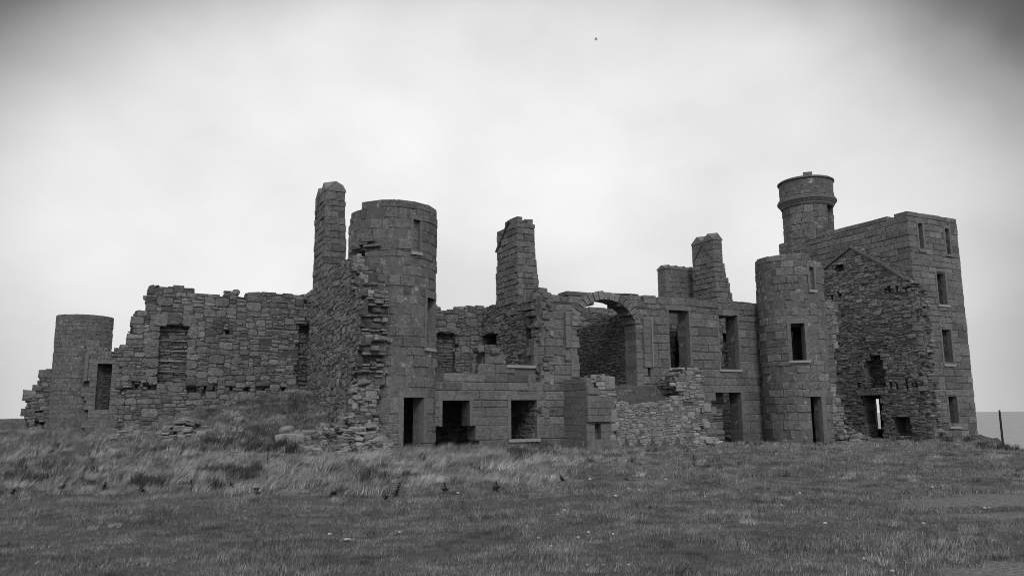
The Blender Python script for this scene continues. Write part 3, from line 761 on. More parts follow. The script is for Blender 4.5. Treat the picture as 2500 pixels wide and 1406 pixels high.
# ---- 9. chimneys above the right part of the front
s4 = FRONT.un(1748, 700)[0]; CW4 = Flat(add(FAC, (U, s4), (N, .97)), N, nU)
c4 = thing('cross_wall', CW4.pt(2, 0, 0), 'rubble cross wall behind the front with a tall gabled chimney and a lower four-cap chimney', 'wall', 'cross walls of the ruin')
sn = CW4.un(1744, 640)[0]; sf = CW4.un(1690, 640)[0]; CO4 = add(CW4.O, (N, sn)); F4 = Flat(CO4, U, nN); L4 = sf - sn
w4 = F4.un(1765, 640)[0]; zt4 = F4.un(1744, 585)[1]
masonry(CW4, [(-.02, -.6), (-.02, 7.1), (6.2, 7.1), (6.2, -.6)], [], thick=.9, style='rubble', seed=91).obj('masonry', [M_RUB, M_MOR], c4)
tp4 = lambda z: (.03*(z < 10.3), .12*(z < 9.9) + .12*(z < 9.1) + .18*sm(10.4, 7.5, z) + .08*(z < 8.3), .1*sm(10, 8, z), 0)
st4 = block_stack(CO4, w4, L4, 10.35, zt4, 'fine', 92, thick=.25); block_stack(CO4, w4, L4, 6.9, 10.35, 'squared', 93, taper=tp4, thick=.25, md=st4)
st4 = st4.obj('chimney_stack', [M_ASH, M_MOR], c4)
cap(CO4, w4, L4, zt4, .42, 'N', 2, st4)
C4L = Flat(CO4, N, nU); raggle(C4L, (1714, 598), (1695, 637), st4, .08, .08); raggle(C4L, (1722, 604), (1738, 630), st4, .06, .05)
# low chimney: left face 1606-1626, front 1626-1695
a5 = ray(1626, 700); D5 = (CO4[1] + N[1]*L4*.9) * 1.0
O5 = (a5[0]/a5[1]*D5, D5); F5 = Flat(O5, U, nN); L5f = Flat(O5, N, nU)
w5 = F5.un(1700, 700)[0]; l5 = L5f.un(1606, 700)[0]; zt5 = F5.un(1626, 656)[1]
st5 = block_stack(O5, w5, l5, 6.6, zt5-1.35, 'squared', 95, taper=lambda z: (0, .1, 0, 0), thick=.25); block_stack(O5, w5, l5, zt5-1.35, zt5, 'fine', 94, thick=.25, md=st5)
st5 = st5.obj('chimney_stack', [M_ASH, M_MOR], c4)
cap(O5, w5, l5, zt5, .26, 'U', 4, st5)
raggle(F5, (1680, 668), (1662, 689), st5, .07, .06); raggle(F5, (1680, 668), (1694, 688), st5, .07, .06)
rubble_wall(F5, [(-.05, -.6), (-.05, 6.65), (w5+.5, 6.65), (w5+.5, -.6)], [rect(F5, (1652, 832, 1688, 960))], thick=.8, seed=96, rag=0).obj('wall_foot', [M_RUB, M_MOR], c4); infill(F5, (1652, 832, 1688, 960), .6, 'schist', 97, .5, parent=c4)

# ---- 10. second round tower
t2 = thing('round_tower', (T2.C[0], T2.C[1], 0), 'middle-height round tower with one dark upper window and a side door, next to the gable', 'tower', 'round towers of the ruined castle')
H2 = dict(win=(1932, 789, 1967, 880), slit=(1976, 652, 1988, 708), door=(1984, 968, 2010, 1120))
R2 = {k: rect(T2, v) for k, v in H2.items()}; zt2 = T2.un(1920, 625)[1]
ring_tower(T2, [(1846, 640), (1856, 634), (1872, 634), (1880, 628), (1900, 622), (1920, 620), (1940, 619), (1960, 621), (1975, 622), (1985, 634), (2000, 634), (2006, 640)], -.6, zt2-.3, list(R2.values()), 'ashlar', 101, top_rag=.1).obj('masonry', [M_ASH, M_MORL], t2)
opening(T2, R2['win'], t2, jamb=.18); opening(T2, R2['slit'], t2, jamb=.1, lh=.2); opening(T2, R2['door'], t2, sill=False, jamb=.3, name='door_surround', jl=0)
infill(T2, H2['slit'], .16, 'fine', 102, name='blocked_slit', parent=t2); disc(T2, 3.3, t2); disc(T2, 6.4, t2)

# ---- 11. broken stub of wall right of it
k = thing('wall_stub', FRONT.pt(fs(2040), 0, 0), 'ragged broken stub of thick wall between the second round tower and the rubble gable', 'wall')
rubble_wall(FRONT, P(FRONT, [(1985, 1150), (1985, 728), (2028, 730), (2046, 740), (2041, 765), (2047, 800), (2037, 860), (2040, 900), (2050, 960), (2060, 1000), (2068, 1040), (2090, 1066), (2100, 1090), (2100, 1150)]), [], thick=1.1, seed=111, rag=.16, rag_side=(0, 1)).obj('masonry', [M_ROCK, M_MOR], k)
md = MD(); rnd = random.Random(12); z = 3.3
while z < 7.4:
    h = rnd.uniform(.3, .45); a = fs(2012, 800); md.stone(FRONT, a, a+rnd.uniform(.45, .75), z+.01, z+h-.01, -.4, .05, .02, .01, rnd.gauss(1, .08), 0, rnd); z += h
md.obj('jamb_stones', M_ASH, k)

# ---- 12. square tower with round corner turret
TC = (23.65, 45.2); TL = 10.2; TW = Flat(TC, U, nN).un(2390, 1075)[0]
SF = Flat(TC, U, nN); SL = Flat(TC, N, nU); SR = Flat(add(TC, (U, TW)), N, U); SB = Flat(add(TC, (N, TL)), U, N)
sq = thing('square_tower', (TC[0]+1, TC[1]+5, 0), 'tall four-storey square granite tower with a corner turret, rightmost building on the cliff edge', 'tower')
zt = 13.45; ths = .9
SW = dict(a=(2243, 546, 2254, 611), b=(2309, 559, 2319, 622), c=(2289, 664, 2310, 744), d=(2302, 799, 2324, 889), e=(2317, 964, 2339, 1041))
RS = {k_: rect(SF, v) for k_, v in SW.items()}
zq = breaks(-.6, zt, [], (.33, .43), random.Random(121))
door_px = (2098, 962, 2160, 1085)
thru = rect(SR, (2143, 968, 2175, 1046)) if False else None
dl = rect(SL, door_px)
e_ = ray(2142, 1005); tt = ((SR.O[0])*U[0] + SR.O[1]*U[1]) / (e_[0]*U[0] + e_[1]*U[1]); hx = ((e_[0]*tt-SR.O[0])*N[0] + (e_[1]*tt-SR.O[1])*N[1])
e2 = ray(2170, 1005); tt2 = ((SR.O[0])*U[0] + SR.O[1]*U[1]) / (e2[0]*U[0] + e2[1]*U[1]); hx2 = ((e2[0]*tt2-SR.O[0])*N[0] + (e2[1]*tt2-SR.O[1])*N[1])
thru = (min(hx, hx2), max(hx, hx2), .7, 2.3)
md = MD()
zs_r = SF.un(2338, 545)[1]
masonry(SF, [(0, -.6), (0, zt), (.25, zt), (TW, zt-.05), (TW, -.6)], list(RS.values()), thick=ths, style='ashlar', seed=122, quoin=(0, 0), zb=zq, md=md, top_rag=0)
nl = SL.un(2210, 522); n2_ = SL.un(2199, 525)
masonry(SL, [(0, -.6), (0, zt), (n2_[0]*.15, zt), (n2_[0]*.3, zt-.42), (n2_[0]*.8, zt-.42), (n2_[0]+.1, zt-.1), (3.2, zt-.05), (TL, zt-.1), (TL, -.6)], [dl], thick=ths, style='ashlar', seed=123, quoin=(1, 1), zb=zq, md=md, top_rag=.05)
masonry(SR, rpoly((0, TL, -.6, zt-.1)), [thru], thick=ths, style='ashlar', seed=124, quoin=(1, 1), zb=zq, md=md, top_rag=0)
masonry(SB, rpoly((0, TW, -.6, zt-.1)), [], thick=ths, style='ashlar', seed=125, quoin=(0, 0), zb=zq, md=md, top_rag=0)
md.obj('masonry', [M_ASH, M_MORL], sq)
for k_ in 'abcde': opening(SF, RS[k_], sq, jamb=.14, sill=True, lh=.2, sillmat=M_DRE if k_ in 'ab' else M_SILL)
md = MD()
for z in (3.3, 6.7, 10.1, 12.7): md.box(SF, .5, TW-.5, z-.2, z, -TL+.5, -.5)
md.obj('shade_slab', M_MOR, sq)  # unseen slabs added so the tower windows stay dark
# weathered render at the foot of the tower
# turret
TUR = cyl_from(1912, 2038, 560, 57.6)
tu = MD(); zc0 = TUR.un(1975, 497)[1]; zc1 = TUR.un(1975, 470)[1]; ztu = TUR.un(1975, 434)[1]
sl = rect(TUR, (2021, 499, 2036, 560))
masonry(TUR, [(-pi*TUR.R, 8.0), (-pi*TUR.R, zc0), (pi*TUR.R, zc0), (pi*TUR.R, 8.0)], [sl], thick=.4, style='ashlar', seed=131, md=tu, top_rag=0)
TU2 = Cyl(TUR.C, TUR.R*1.075)
q = TU2.un(1975, 470)[1]
masonry(TU2, [(-pi*TU2.R, zc1-.05), (-pi*TU2.R, ztu), (pi*TU2.R, ztu), (pi*TU2.R, zc1-.05)], [], thick=.4, style='fine', seed=132, md=tu, top_rag=0)
tob = tu.obj('turret', [M_ASH, M_MORL], sq)
mo = MD()
nn = 40; prof = [(TUR.R-.1, zc0-.02), (TUR.R+.03, zc0), (TUR.R+.10, zc0+.10), (TUR.R+.10, zc0+.16), (TUR.R+.16, zc0+.22), (TUR.R+.24, zc0+.34), (TUR.R+.30, zc0+.40), (TUR.R+.30, zc0+.50), (TUR.R+.22, zc0+.54), (TUR.R+.24, zc0+.62), (TUR.R+.14, zc0+.70), (TUR.R-.1, zc0+.72)]
def lathe(mo, C, prof, nn=40, t=1.):
    b = len(mo.v)
    for i in range(nn):
        for r, z in prof: mo.v.append((C[0]+r*cos(2*pi*i/nn), C[1]+r*sin(2*pi*i/nn), z))
    m = len(prof)
    for i in range(nn):
        for j in range(m-1): a_, b_ = b+i*m+j, b+((i+1) % nn)*m+j; mo.quad((a_, b_, b_+1, a_+1), t, 0)
lathe(mo, TUR.C, prof); mo.obj('string_moulding', M_DRE, tob)
mo = MD(); R_ = TU2.R; lathe(mo, TUR.C, [(R_-.4, ztu), (R_+.02, ztu-.01), (R_+.09, ztu+.02), (R_+.09, ztu+.10), (R_-.02, ztu+.17), (R_-.4, ztu+.18)]); mo.obj('coping', M_DRE, tob)
mo = MD(); a, z = TU2.un(1972, 432); mo.box(TU2, a-.30, a+.30, ztu+.16, ztu+.38, -.42, .02); mo.obj('merlon_block', M_DRE, tob)
infill(TUR, (2021, 499, 2036, 560), .3, 'fine', 133, .6, parent=tob)

# ---- 13. rubble gable on the tower's left flank
GO = ray(2262, 1000); GP = (GO[0]/GO[1]*44.0, 44.0); GF = Flat(GP, N, nU)
ga = thing('gable_wall', GF.pt(4, 0, 0), 'large rubble gable with sloping roof line and low doorway, set against the square tower', 'wall')
poly = P(GF, [(1985, 1150), (1985, 672), (2010, 655), (2040, 630), (2075, 603), (2110, 617), (2150, 642), (2185, 662), (2212, 682), (2226, 705), (2236, 735), (2246, 800), (2252, 860), (2250, 900), (2256, 960), (2264, 1010), (2272, 1065), (2276, 1150)])
GH = [(2114, 880, 2157, 946), (2122, 868, 2148, 880), (2108, 964, 2152, 1085), (2183, 1018, 2222, 1064), (2040, 646, 2056, 662)]
GH += [(x, 934, x+5, 948) for x in (2171, 2186, 2210, 2232)] + [(x, 699, x+6, 713) for x in (2164, 2187, 2208)] + [(2028, 720, 2034, 730), (2043, 713, 2049, 724), (2092, 934, 2100, 946)]
md = backs(GF, [rect(GF, r) for r in GH[4:]]); rubble_wall(GF, poly, [rect(GF, r) for r in GH], md=md, thick=1.15, face='thin', seed=141, rag=.10, rag_side=(1, 0), top_rag=.1).obj('masonry', [M_RUB, M_MOR], ga)
infill(GF, (2110, 866, 2160, 950), .55, 'schist', 142, .6, parent=ga, name='shaded_recess')
raggle(GF, (2012, 655), (2076, 603), ga, .13, .10); raggle(GF, (2075, 602), (2152, 643), ga, .12, .10); raggle(GF, (2150, 642), (2214, 683), ga, .12, .10)
md = MD(); s0, s1, z0, z1 = rect(GF, (2104, 964, 2158, 1085)); md.box(GF, s0-.1, s1+.1, z1, z1+.16, -.6, .08); md.obj('lintel', M_RUB, ga)

# ---- 14. porch remains: smooth canted bay, pale rubble wall behind the stair platform
PF = Flat(add(FAC, (N, -1.9)), U, nN)
sA = fs(1377, 1000); pA = FRONT.pt(sA, 0, 0)[:2]; pB = PF.pt(PF.un(1432, 1000)[0], 0, 0)[:2]; pC = PF.un(1500, 1000)[0]
dv = (pB[0]-pA[0], pB[1]-pA[1]); dl_ = sqrt(dv[0]**2+dv[1]**2); dv = (dv[0]/dl_, dv[1]/dl_); D1 = Flat(pA, dv, (dv[1], -dv[0]))
po = thing('porch_bay', PF.pt(PF.un(1450, 1000)[0], 0, 0), 'low smooth ashlar porch bay with square niche and plinth, below the arch', 'wall')
md = MD(); s1 = PF.un(1433, 1000)[0]
masonry(D1, [(0, -.5), (0, D1.un(1377, 927)[1]), (dl_*.5, D1.un(1404, 924)[1]), (dl_, PF.un(1432, 926)[1]), (dl_, -.5)], [], thick=.45, style='fine', seed=151, md=md, top_rag=0)
NI = (1438, 1034, 1467, 1072)
masonry(PF, P(PF, [(1432, 1150), (1432, 926), (1446, 926), (1447, 938), (1463, 944), (1463, 964), (1500, 964), (1500, 1150)]), [rect(PF, NI)], thick=.5, style='fine', seed=152, md=md, top_rag=0)
md.obj('masonry', [M_DRE, M_MORL], po); infill(PF, NI, .3, 'squared', 153, .8, parent=po, name='niche_back')
md = MD(); a, b = PF.un(1431, 1000)[0], PF.un(1489, 1000)[0]; masonry(Flat(PF.pt(0,0,.13)[:2], U, nN), rpoly((a, b, PF.un(1460, 1030)[1], PF.un(1460, 966)[1])), thick=.4, style='fine', seed=159, md=md, top_rag=0)
md.obj('projecting_panel', [M_DRE, M_MORL], po)
md = MD(); a, b = PF.un(1432, 950)[0], PF.un(1462, 950)[0]; md.box(PF, a, b, PF.un(1450, 962)[1], (PF.un(1450, 942)[1], PF.un(1455, 948)[1]), -.3, .1); md.obj('sloped_block', M_DRE, po)
md = MD(); zp = PF.un(1460, 1075)[1]; md.box(PF, s1-.15, PF.un(1505, 1080)[0], -.4, zp, -.3, .22); md.box(D1, 0, dl_-.1, -.4, zp-.006, -.3, .20); md.obj('plinth', M_DRE, po)
md = MD(); rubble_wall(PF, P(PF, [(1464, 970), (1464, 945), (1447, 936), (1446, 918), (1452, 914), (1480, 915), (1487, 918), (1490, 945), (1496, 955), (1500, 970)]), [], thick=.9, face='thin', seed=154, rag=.05, md=md); 
a, z = PF.un(1494, 932); md.stone(PF, a-.16, a+.16, z-.32, z+.28, -.6, .05, .04, .02, 1, 0, random.Random(2))
md.obj('rubble_top', [M_ROCK, M_MOR], po)
PW = Flat(add(PF.O, (N, .12)), U, nN)
pw = thing('platform_wall', PW.pt(PW.un(1600, 1000)[0], 0, 0), 'pale roughly harled retaining wall with a taller ragged pier, below the grassy platform', 'wall')
rubble_wall(PW, P(PW, [(1500, 1150), (1500, 1000), (1490, 985), (1500, 970), (1512, 985), (1560, 987), (1615, 983), (1640, 975), (1662, 965), (1668, 955), (1680, 1150)]), [], thick=.6, face='harl', seed=155, rag=.08, tmul=1.0, rag_side=(0, 0), top_rag=.3).obj('masonry', [M_HARL, M_HARL], pw)
pr_ = rubble_wall(PW, P(PW, [(1672, 1150), (1668, 1000), (1664, 962), (1652, 950), (1640, 938), (1648, 925), (1668, 912), (1672, 902), (1690, 898), (1712, 902), (1717, 925), (1712, 945), (1722, 962), (1720, 985), (1726, 1000), (1722, 1040), (1728, 1060), (1728, 1150)]), [rect(PW, (1712, 1008, 1724, 1022)), rect(PW, (1714, 1040, 1726, 1052))], thick=1.2, face='thin', seed=156, rag=.08, rag_side=(1, 0)).obj('pier', [M_ROCK, M_MOR], pw)
rnd = random.Random(31)
for (x0, y0, x1, y1) in [(1716, 985, 1736, 1004), (1718, 1028, 1733, 1046), (1722, 1068, 1738, 1084)]:
    s0, s1, z0, z1 = rect(PW, (x0, y0, x1, y1)); md = MD(); md.stone(PW, s0, s1, z0, z1, -.6, .06, .03, .015, 1.1, 0, rnd); md.obj('jamb_stone', M_ROCK, pw)
for (x0, y0, x1, y1) in [(1486, 1000, 1502, 1030), (1488, 1034, 1506, 1052), (1486, 1060, 1500, 1080)]:
    s0, s1, z0, z1 = rect(PW, (x0, y0, x1, y1)); md = MD(); md.stone(PW, s0, s1, z0, z1, -.4, .16, .03, .015, 1.15, 0, rnd); md.obj('jamb_stone', M_ROCK, pw)
TER['s0'] = pC - .5; TER['s1'] = PW.un(1690, 960)[0]
# ================================================================== GROUND, SEA
def spot(px, py, z=0.):
    d = ray(px, py); t = 5.0
    while t < 75:
        if EYE + d[2]*t <= height(d[0]*t, d[1]*t): break
        t += .1
    x, y = d[0]*t, d[1]*t
    return x, y, height(x, y)
BARE = [(spot(2470, 1392), 1.0, .55), (spot(2480, 1222), 2.6, 1.3), (spot(2440, 1262), 1.2, .5), (spot(1600, 1104), 1.9, .5), (spot(2150, 1088), 2.2, .5)]
def bare(x, y):
    v = 0
    for (p, a, b) in BARE:
        q = ((x-p[0])/a)**2 + ((y-p[1])/b)**2
        v = max(v, 1 - sm(.35, 1.3, q + .5*n3(x, y, 1.4)))
    return v
xs = axis(-46, 34, .34, -2600, 420); ys = axis(3, 69, .34, -300, 2600)
nx, ny = len(xs), len(ys)
gv = [(x, y, height(x, y)) for y in ys for x in xs]
gf = [(j*nx+i, j*nx+i+1, (j+1)*nx+i+1, (j+1)*nx+i) for j in range(ny-1) for i in range(nx-1)]
me = bpy.data.meshes.new('ground'); me.from_pydata(gv, [], gf); me.polygons.foreach_set('use_smooth', [True]*len(gf))
at = me.attributes.new('bare', 'FLOAT', 'POINT'); at.data.foreach_set('value', [bare(x, y) if 4 < y < 50 else 0 for x, y, z in gv])
ground = bpy.data.objects.new('ground', me); COL.objects.link(ground); tag(ground, 'rough turf of the cliff top rising gently to the left', None, kind='structure')
M_GR = mat('turf_soil', .045, .12, bump=1.0, scale=5, fine=30, tint=False, bdist=.06)
t = M_GR.node_tree; b = t.nodes['Principled BSDF']; src = b.inputs['Base Color'].links[0].from_socket
an = t.nodes.new('ShaderNodeAttribute'); an.attribute_name = 'bare'
gn = t.nodes.new('ShaderNodeTexNoise'); gn.inputs['Scale'].default_value = 16; gn.inputs['Detail'].default_value = 6; gn.inputs['Roughness'].default_value = .8
ge = t.nodes.new('ShaderNodeNewGeometry'); t.links.new(ge.outputs['Position'], gn.inputs['Vector'])
gm = t.nodes.new('ShaderNodeMapRange'); t.links.new(gn.outputs[0], gm.inputs[0]); gm.inputs[1].default_value = .35; gm.inputs[2].default_value = .65; gm.inputs[3].default_value = .06; gm.inputs[4].default_value = .26
mx = t.nodes.new('ShaderNodeMix'); t.links.new(an.outputs['Fac'], mx.inputs[0]); t.links.new(src, mx.inputs[2]); t.links.new(gm.outputs[0], mx.inputs[3]); t.links.new(mx.outputs[0], b.inputs['Base Color'])
me.materials.append(M_GR)

me = bpy.data.meshes.new('sea'); S = 40000
me.from_pydata([(-S, -300, -28), (S, -300, -28), (S, S, -28), (-S, S, -28)], [], [(0, 1, 2, 3)])
sea = bpy.data.objects.new('sea', me); COL.objects.link(sea); tag(sea, 'grey choppy sea with small whitecaps beyond the cliff edge', None, kind='structure')
m = bpy.data.materials.new('sea_water'); m.use_nodes = True; t = m.node_tree; b = t.nodes['Principled BSDF']
b.inputs['Roughness'].default_value = .45; b.inputs['Specular IOR Level'].default_value = .35
ge = t.nodes.new('ShaderNodeNewGeometry'); mpn = t.nodes.new('ShaderNodeMapping'); t.links.new(ge.outputs['Position'], mpn.inputs[0]); mpn.inputs['Scale'].default_value = (.05, .016, 1)
w1n = t.nodes.new('ShaderNodeTexNoise'); t.links.new(mpn.outputs[0], w1n.inputs['Vector']); w1n.inputs['Scale'].default_value = 2.6; w1n.inputs['Detail'].default_value = 8; w1n.inputs['Roughness'].default_value = .7
r1 = t.nodes.new('ShaderNodeMapRange'); t.links.new(w1n.outputs[0], r1.inputs[0]); r1.inputs[1].default_value = .60; r1.inputs[2].default_value = .70; r1.inputs[3].default_value = .0; r1.inputs[4].default_value = .7
r2 = t.nodes.new('ShaderNodeMapRange'); t.links.new(w1n.outputs[0], r2.inputs[0]); r2.inputs[1].default_value = .3; r2.inputs[2].default_value = .7; r2.inputs[3].default_value = .17; r2.inputs[4].default_value = .40
mx = t.nodes.new('ShaderNodeMix'); t.links.new(r1.outputs[0], mx.inputs[0]); t.links.new(r2.outputs[0], mx.inputs[2]); mx.inputs[3].default_value = .75; t.links.new(mx.outputs[0], b.inputs['Base Color'])
bp = t.nodes.new('ShaderNodeBump'); bp.inputs['Strength'].default_value = 1; bp.inputs['Distance'].default_value = 1.5; t.links.new(w1n.outputs[0], bp.inputs['Height']); t.links.new(bp.outputs[0], b.inputs['Normal'])
me.materials.append(m)

# ================================================================== GRASS (uncountable: instanced clumps)
def grass_mat(name, lo, hi, pscale=.5):
    m = bpy.data.materials.new(name); m.use_nodes = True; t = m.node_tree; b = t.nodes['Principled BSDF']
    b.inputs['Roughness'].default_value = .75; b.inputs['Specular IOR Level'].default_value = .2
    at = t.nodes.new('ShaderNodeAttribute'); at.attribute_name = 'tint'
    ge = t.nodes.new('ShaderNodeNewGeometry'); vals = []
    for s in (pscale, pscale*5):
        n = t.nodes.new('ShaderNodeTexNoise'); n.inputs['Scale'].default_value = s; n.inputs['Detail'].default_value = 3; t.links.new(ge.outputs['Position'], n.inputs['Vector'])
        vals.append(n.outputs[0])
    a = t.nodes.new('ShaderNodeMath'); a.operation = 'ADD'; t.links.new(vals[0], a.inputs[0]); t.links.new(vals[1], a.inputs[1])
    mr = t.nodes.new('ShaderNodeMapRange'); t.links.new(a.outputs[0], mr.inputs[0]); mr.inputs[1].default_value = .7; mr.inputs[2].default_value = 1.3; mr.inputs[3].default_value = lo; mr.inputs[4].default_value = hi
    mu = t.nodes.new('ShaderNodeMath'); mu.operation = 'MULTIPLY'; t.links.new(mr.outputs[0], mu.inputs[0]); t.links.new(at.outputs['Fac'], mu.inputs[1]); t.links.new(mu.outputs[0], b.inputs['Base Color'])
    return m
M_TURF = grass_mat('short_turf', .06, .29, .8); M_LONG = grass_mat('long_dry_grass', .06, .52, .7); M_DARKG = grass_mat('dark_herbage', .04, .09)
def clump(name, n, rad, hgt, wid, lean, material, seed, segs=3, winddir=(1, .1), tv=.65):
    rnd = random.Random(seed); md = MD()
    for _ in range(n):
        r = rad*sqrt(rnd.random()); a = rnd.uniform(0, 2*pi); x, y = r*cos(a), r*sin(a)
        L = rnd.uniform(*hgt); w = rnd.uniform(*wid); th = rnd.uniform(0, pi)
        lx = winddir[0]*lean + rnd.gauss(0, .45); ly = winddir[1]*lean + rnd.gauss(0, .45)
        tx, ty = cos(th)*w/2, sin(th)*w/2; b = len(md.v); px, py, pz = x, y, -.02
        tn = max(.3, rnd.gauss(1, tv))
        for k in range(segs+1):
            u = k/segs; ww = (1-u*.9)
            md.v += [(px-tx*ww, py-ty*ww, pz), (px+tx*ww, py+ty*ww, pz)]
            bend = .25 + 1.5*u; dx, dy = lx*bend, ly*bend; dz = max(.06, 1.1 - .75*u*min(1.3, sqrt(lx*lx+ly*ly))); q = sqrt(dx*dx+dy*dy+dz*dz); st_ = L/segs
            px += dx/q*st_; py += dy/q*st_; pz += dz/q*st_
        for k in range(segs): md.quad((b+2*k, b+2*k+1, b+2*k+3, b+2*k+2), tn, 0)
    me = bpy.data.meshes.new(name); me.from_pydata(md.v, [], md.f); me.materials.append(material)
    a_ = me.attributes.new('tint', 'FLOAT', 'FACE'); a_.data.foreach_set('value', md.t)
    return bpy.data.objects.new(name, me)
def scatter(name, label, protos, pts, seed):
    """pts: (x, y, z, scale, rot_z)"""
    c = bpy.data.collections.new(name + '_clumps')
    for o in protos: c.objects.link(o)
    me = bpy.data.meshes.new(name); me.from_pydata([p[:3] for p in pts], [], [])
    a = me.attributes.new('scl', 'FLOAT', 'POINT'); a.data.foreach_set('value', [p[3] for p in pts])
    a = me.attributes.new('rot', 'FLOAT_VECTOR', 'POINT'); a.data.foreach_set('vector', [v for p in pts for v in (0, 0, p[4])])
    o = bpy.data.objects.new(name, me); COL.objects.link(o); tag(o, label, None, kind='stuff')
    ng = bpy.data.node_groups.new(name, 'GeometryNodeTree')
    ng.interface.new_socket('Geometry', in_out='INPUT', socket_type='NodeSocketGeometry'); ng.interface.new_socket('Geometry', in_out='OUTPUT', socket_type='NodeSocketGeometry')
    gi = ng.nodes.new('NodeGroupInput'); go = ng.nodes.new('NodeGroupOutput'); ip = ng.nodes.new('GeometryNodeInstanceOnPoints')
    ci = ng.nodes.new('GeometryNodeCollectionInfo'); ci.inputs['Collection'].default_value = c; ci.inputs['Separate Children'].default_value = True; ci.inputs['Reset Children'].default_value = True
    na = ng.nodes.new('GeometryNodeInputNamedAttribute'); na.data_type = 'FLOAT'; na.inputs['Name'].default_value = 'scl'
    nr = ng.nodes.new('GeometryNodeInputNamedAttribute'); nr.data_type = 'FLOAT_VECTOR'; nr.inputs['Name'].default_value = 'rot'
    l = ng.links.new; l(gi.outputs[0], ip.inputs['Points']); l(ci.outputs[0], ip.inputs['Instance']); ip.inputs['Pick Instance'].default_value = True
    l([s for s in nr.outputs if s.enabled][0], ip.inputs['Rotation']); l([s for s in na.outputs if s.enabled][0], ip.inputs['Scale']); l(ip.outputs[0], go.inputs[0])
    mod = o.modifiers.new('scatter', 'NODES'); mod.node_group = ng
    return o
turf = [clump('turf_clump', 130, .30, (.05, .13), (.006, .012), .5, M_TURF, 200+i, 2) for i in range(6)]
longp = [clump('long_clump', 80, .30, (.16, .48), (.008, .016), .5+.25*i, M_LONG, 220+i, 4) for i in range(6)]
darkp = [clump('herb_clump', 60, .28, (.25, .6), (.015, .04), .25, M_DARKG, 240+i, 3) for i in range(4)]
def blocked(x, y):
    """inside a tower or wall"""
    for c in (T1, T2, T0):
        if (x-c.C[0])**2 + (y-c.C[1])**2 < (c.R)**2: return True
    s, w = loc_f(x, y)
    if -.2 < s < 24 and w < .05: 
        if not (w < -1.2 and s > 26): return True
    s2_, w2_ = loc_f(x, y, TC)
    if s2_ > -.1 and w2_ < .05 and s2_ < TW+.1: return True
    if s2_ > TW+.1 and w2_ < -4: return True
    a, b_ = loc_f(x, y, KC)
    if b_ < .05 and a > -10.5: return True
    if a > .0 and b_ < 10.3 and x < -4.5: return True
    if TER['s0']-1.6 < s < TER['s1']+.9 and 0 < w < 1.95: return not (TER['s0'] < s < TER['s1'] and w < 1.3)
    return False
def longzone(x, y):
    r = x/y; e = 3.2*n3(x, y, .30, 5) + 1.2*n3(x, y, 1.1, 15)
    v = sm(15.5, 20.5, y + e + max(0, r+.1)*-6) * (1 - sm(.02, .10, r + .03*n3(x, y, .3, 9)))
    return v
rg = np.random.default_rng(7); tp, lp, dp = [], [], []
def bands(f, bandlist):
    for (y0, y1, dens, sc) in bandlist:
        n = int((y1*y1-y0*y0)*.5*1.44*dens)
        yy = np.sqrt(rg.uniform(y0*y0, y1*y1, n)); xx = yy*rg.uniform(-.72, .72, n)
        for x, y, u, v in zip(xx, yy, rg.random(n), rg.random(n)): f(float(x), float(y), sc, float(u), float(v))
def put_turf(x, y, sc, u, v):
    if x > coast_x(y)-.3 or blocked(x, y): return
    if bare(x, y) > .35 + .4*v: return
    k = .55 + 1.0*max(0, n3(x, y, .9, 4)) + .5*max(0, n3(x, y, 2.2, 14)) + .3*u
    tp.append((x, y, height(x, y), sc*k, (v-.5)*2.2))
    if n3(x, y, .6, 61) + .5*n3(x, y, 2.4, 62) > .34 and u > .72: lp.append((x, y, height(x, y), sc*.36*(.6+v), (v-.5)*3))
bands(put_turf, [(6.5, 12, 30, .62), (12, 20, 17, .8), (20, 32, 8, 1.1), (32, 50, 3.4, 1.5)])
for _ in range(2500):
    x, y = rg.uniform(-80, -22), rg.uniform(45, 110); tp.append((x, y, height(x, y), 2.2, rg.uniform(-1, 1))) if -.75 < x/y < -.45 else None
def put_long(x, y, sc, u, v):
    if blocked(x, y) or x > coast_x(y): return
    z = longzone(x, y); g = .5 + .5*n3(x, y, .5, 21)
    a, b_ = loc_f(x, y, KC)
    mound = exp(-((a+2)/6.)**2)*exp(-(max(b_-1, 0)/5.5)**2) if b_ > 0 else 0
    g = .5 + .5*n3(x, y, .9, 21) + .25*n3(x, y, 2.3, 41); keep = z*(.15 + 1.0*g)*(1-.45*min(1, mound*1.6))
    near_base = 0
    if keep > u: lp.append((x, y, height(x, y), sc*(.4 + .6*g + .25*v)*(1-.4*mound), (v-.5)*2.0))
bands(put_long, [(15, 22, 11, .85), (22, 30, 7, 1.0), (30, 50, 4.5, 1.15)])
for (px0, px1, py0, py1, n, sc) in [(780, 960, 1085, 1125, 150, .5), (400, 500, 1070, 1095, 60, .5), (1560, 1860, 1084, 1104, 90, .35), (2100, 2390, 1074, 1088, 90, .35), (1780, 2110, 1082, 1098, 130, .55), (1340, 1560, 1096, 1130, 160, .6), (2340, 2500, 1080, 1098, 60, .5), (1500, 1780, 1115, 1150, 60, .35), (1850, 2100, 1095, 1110, 60, .3), (90, 290, 1040, 1075, 200, .8), (660, 850, 1000, 1035, 90, .55), (920, 1340, 1090, 1125, 200, .8)]:
    for _ in range(n):
        x, y, z = spot(rg.uniform(px0, px1), rg.uniform(py0, py1))
        if not blocked(x, y) and x < coast_x(y): lp.append((x, y, z, sc*rg.uniform(.6, 1.2), rg.uniform(-.5, .5)))
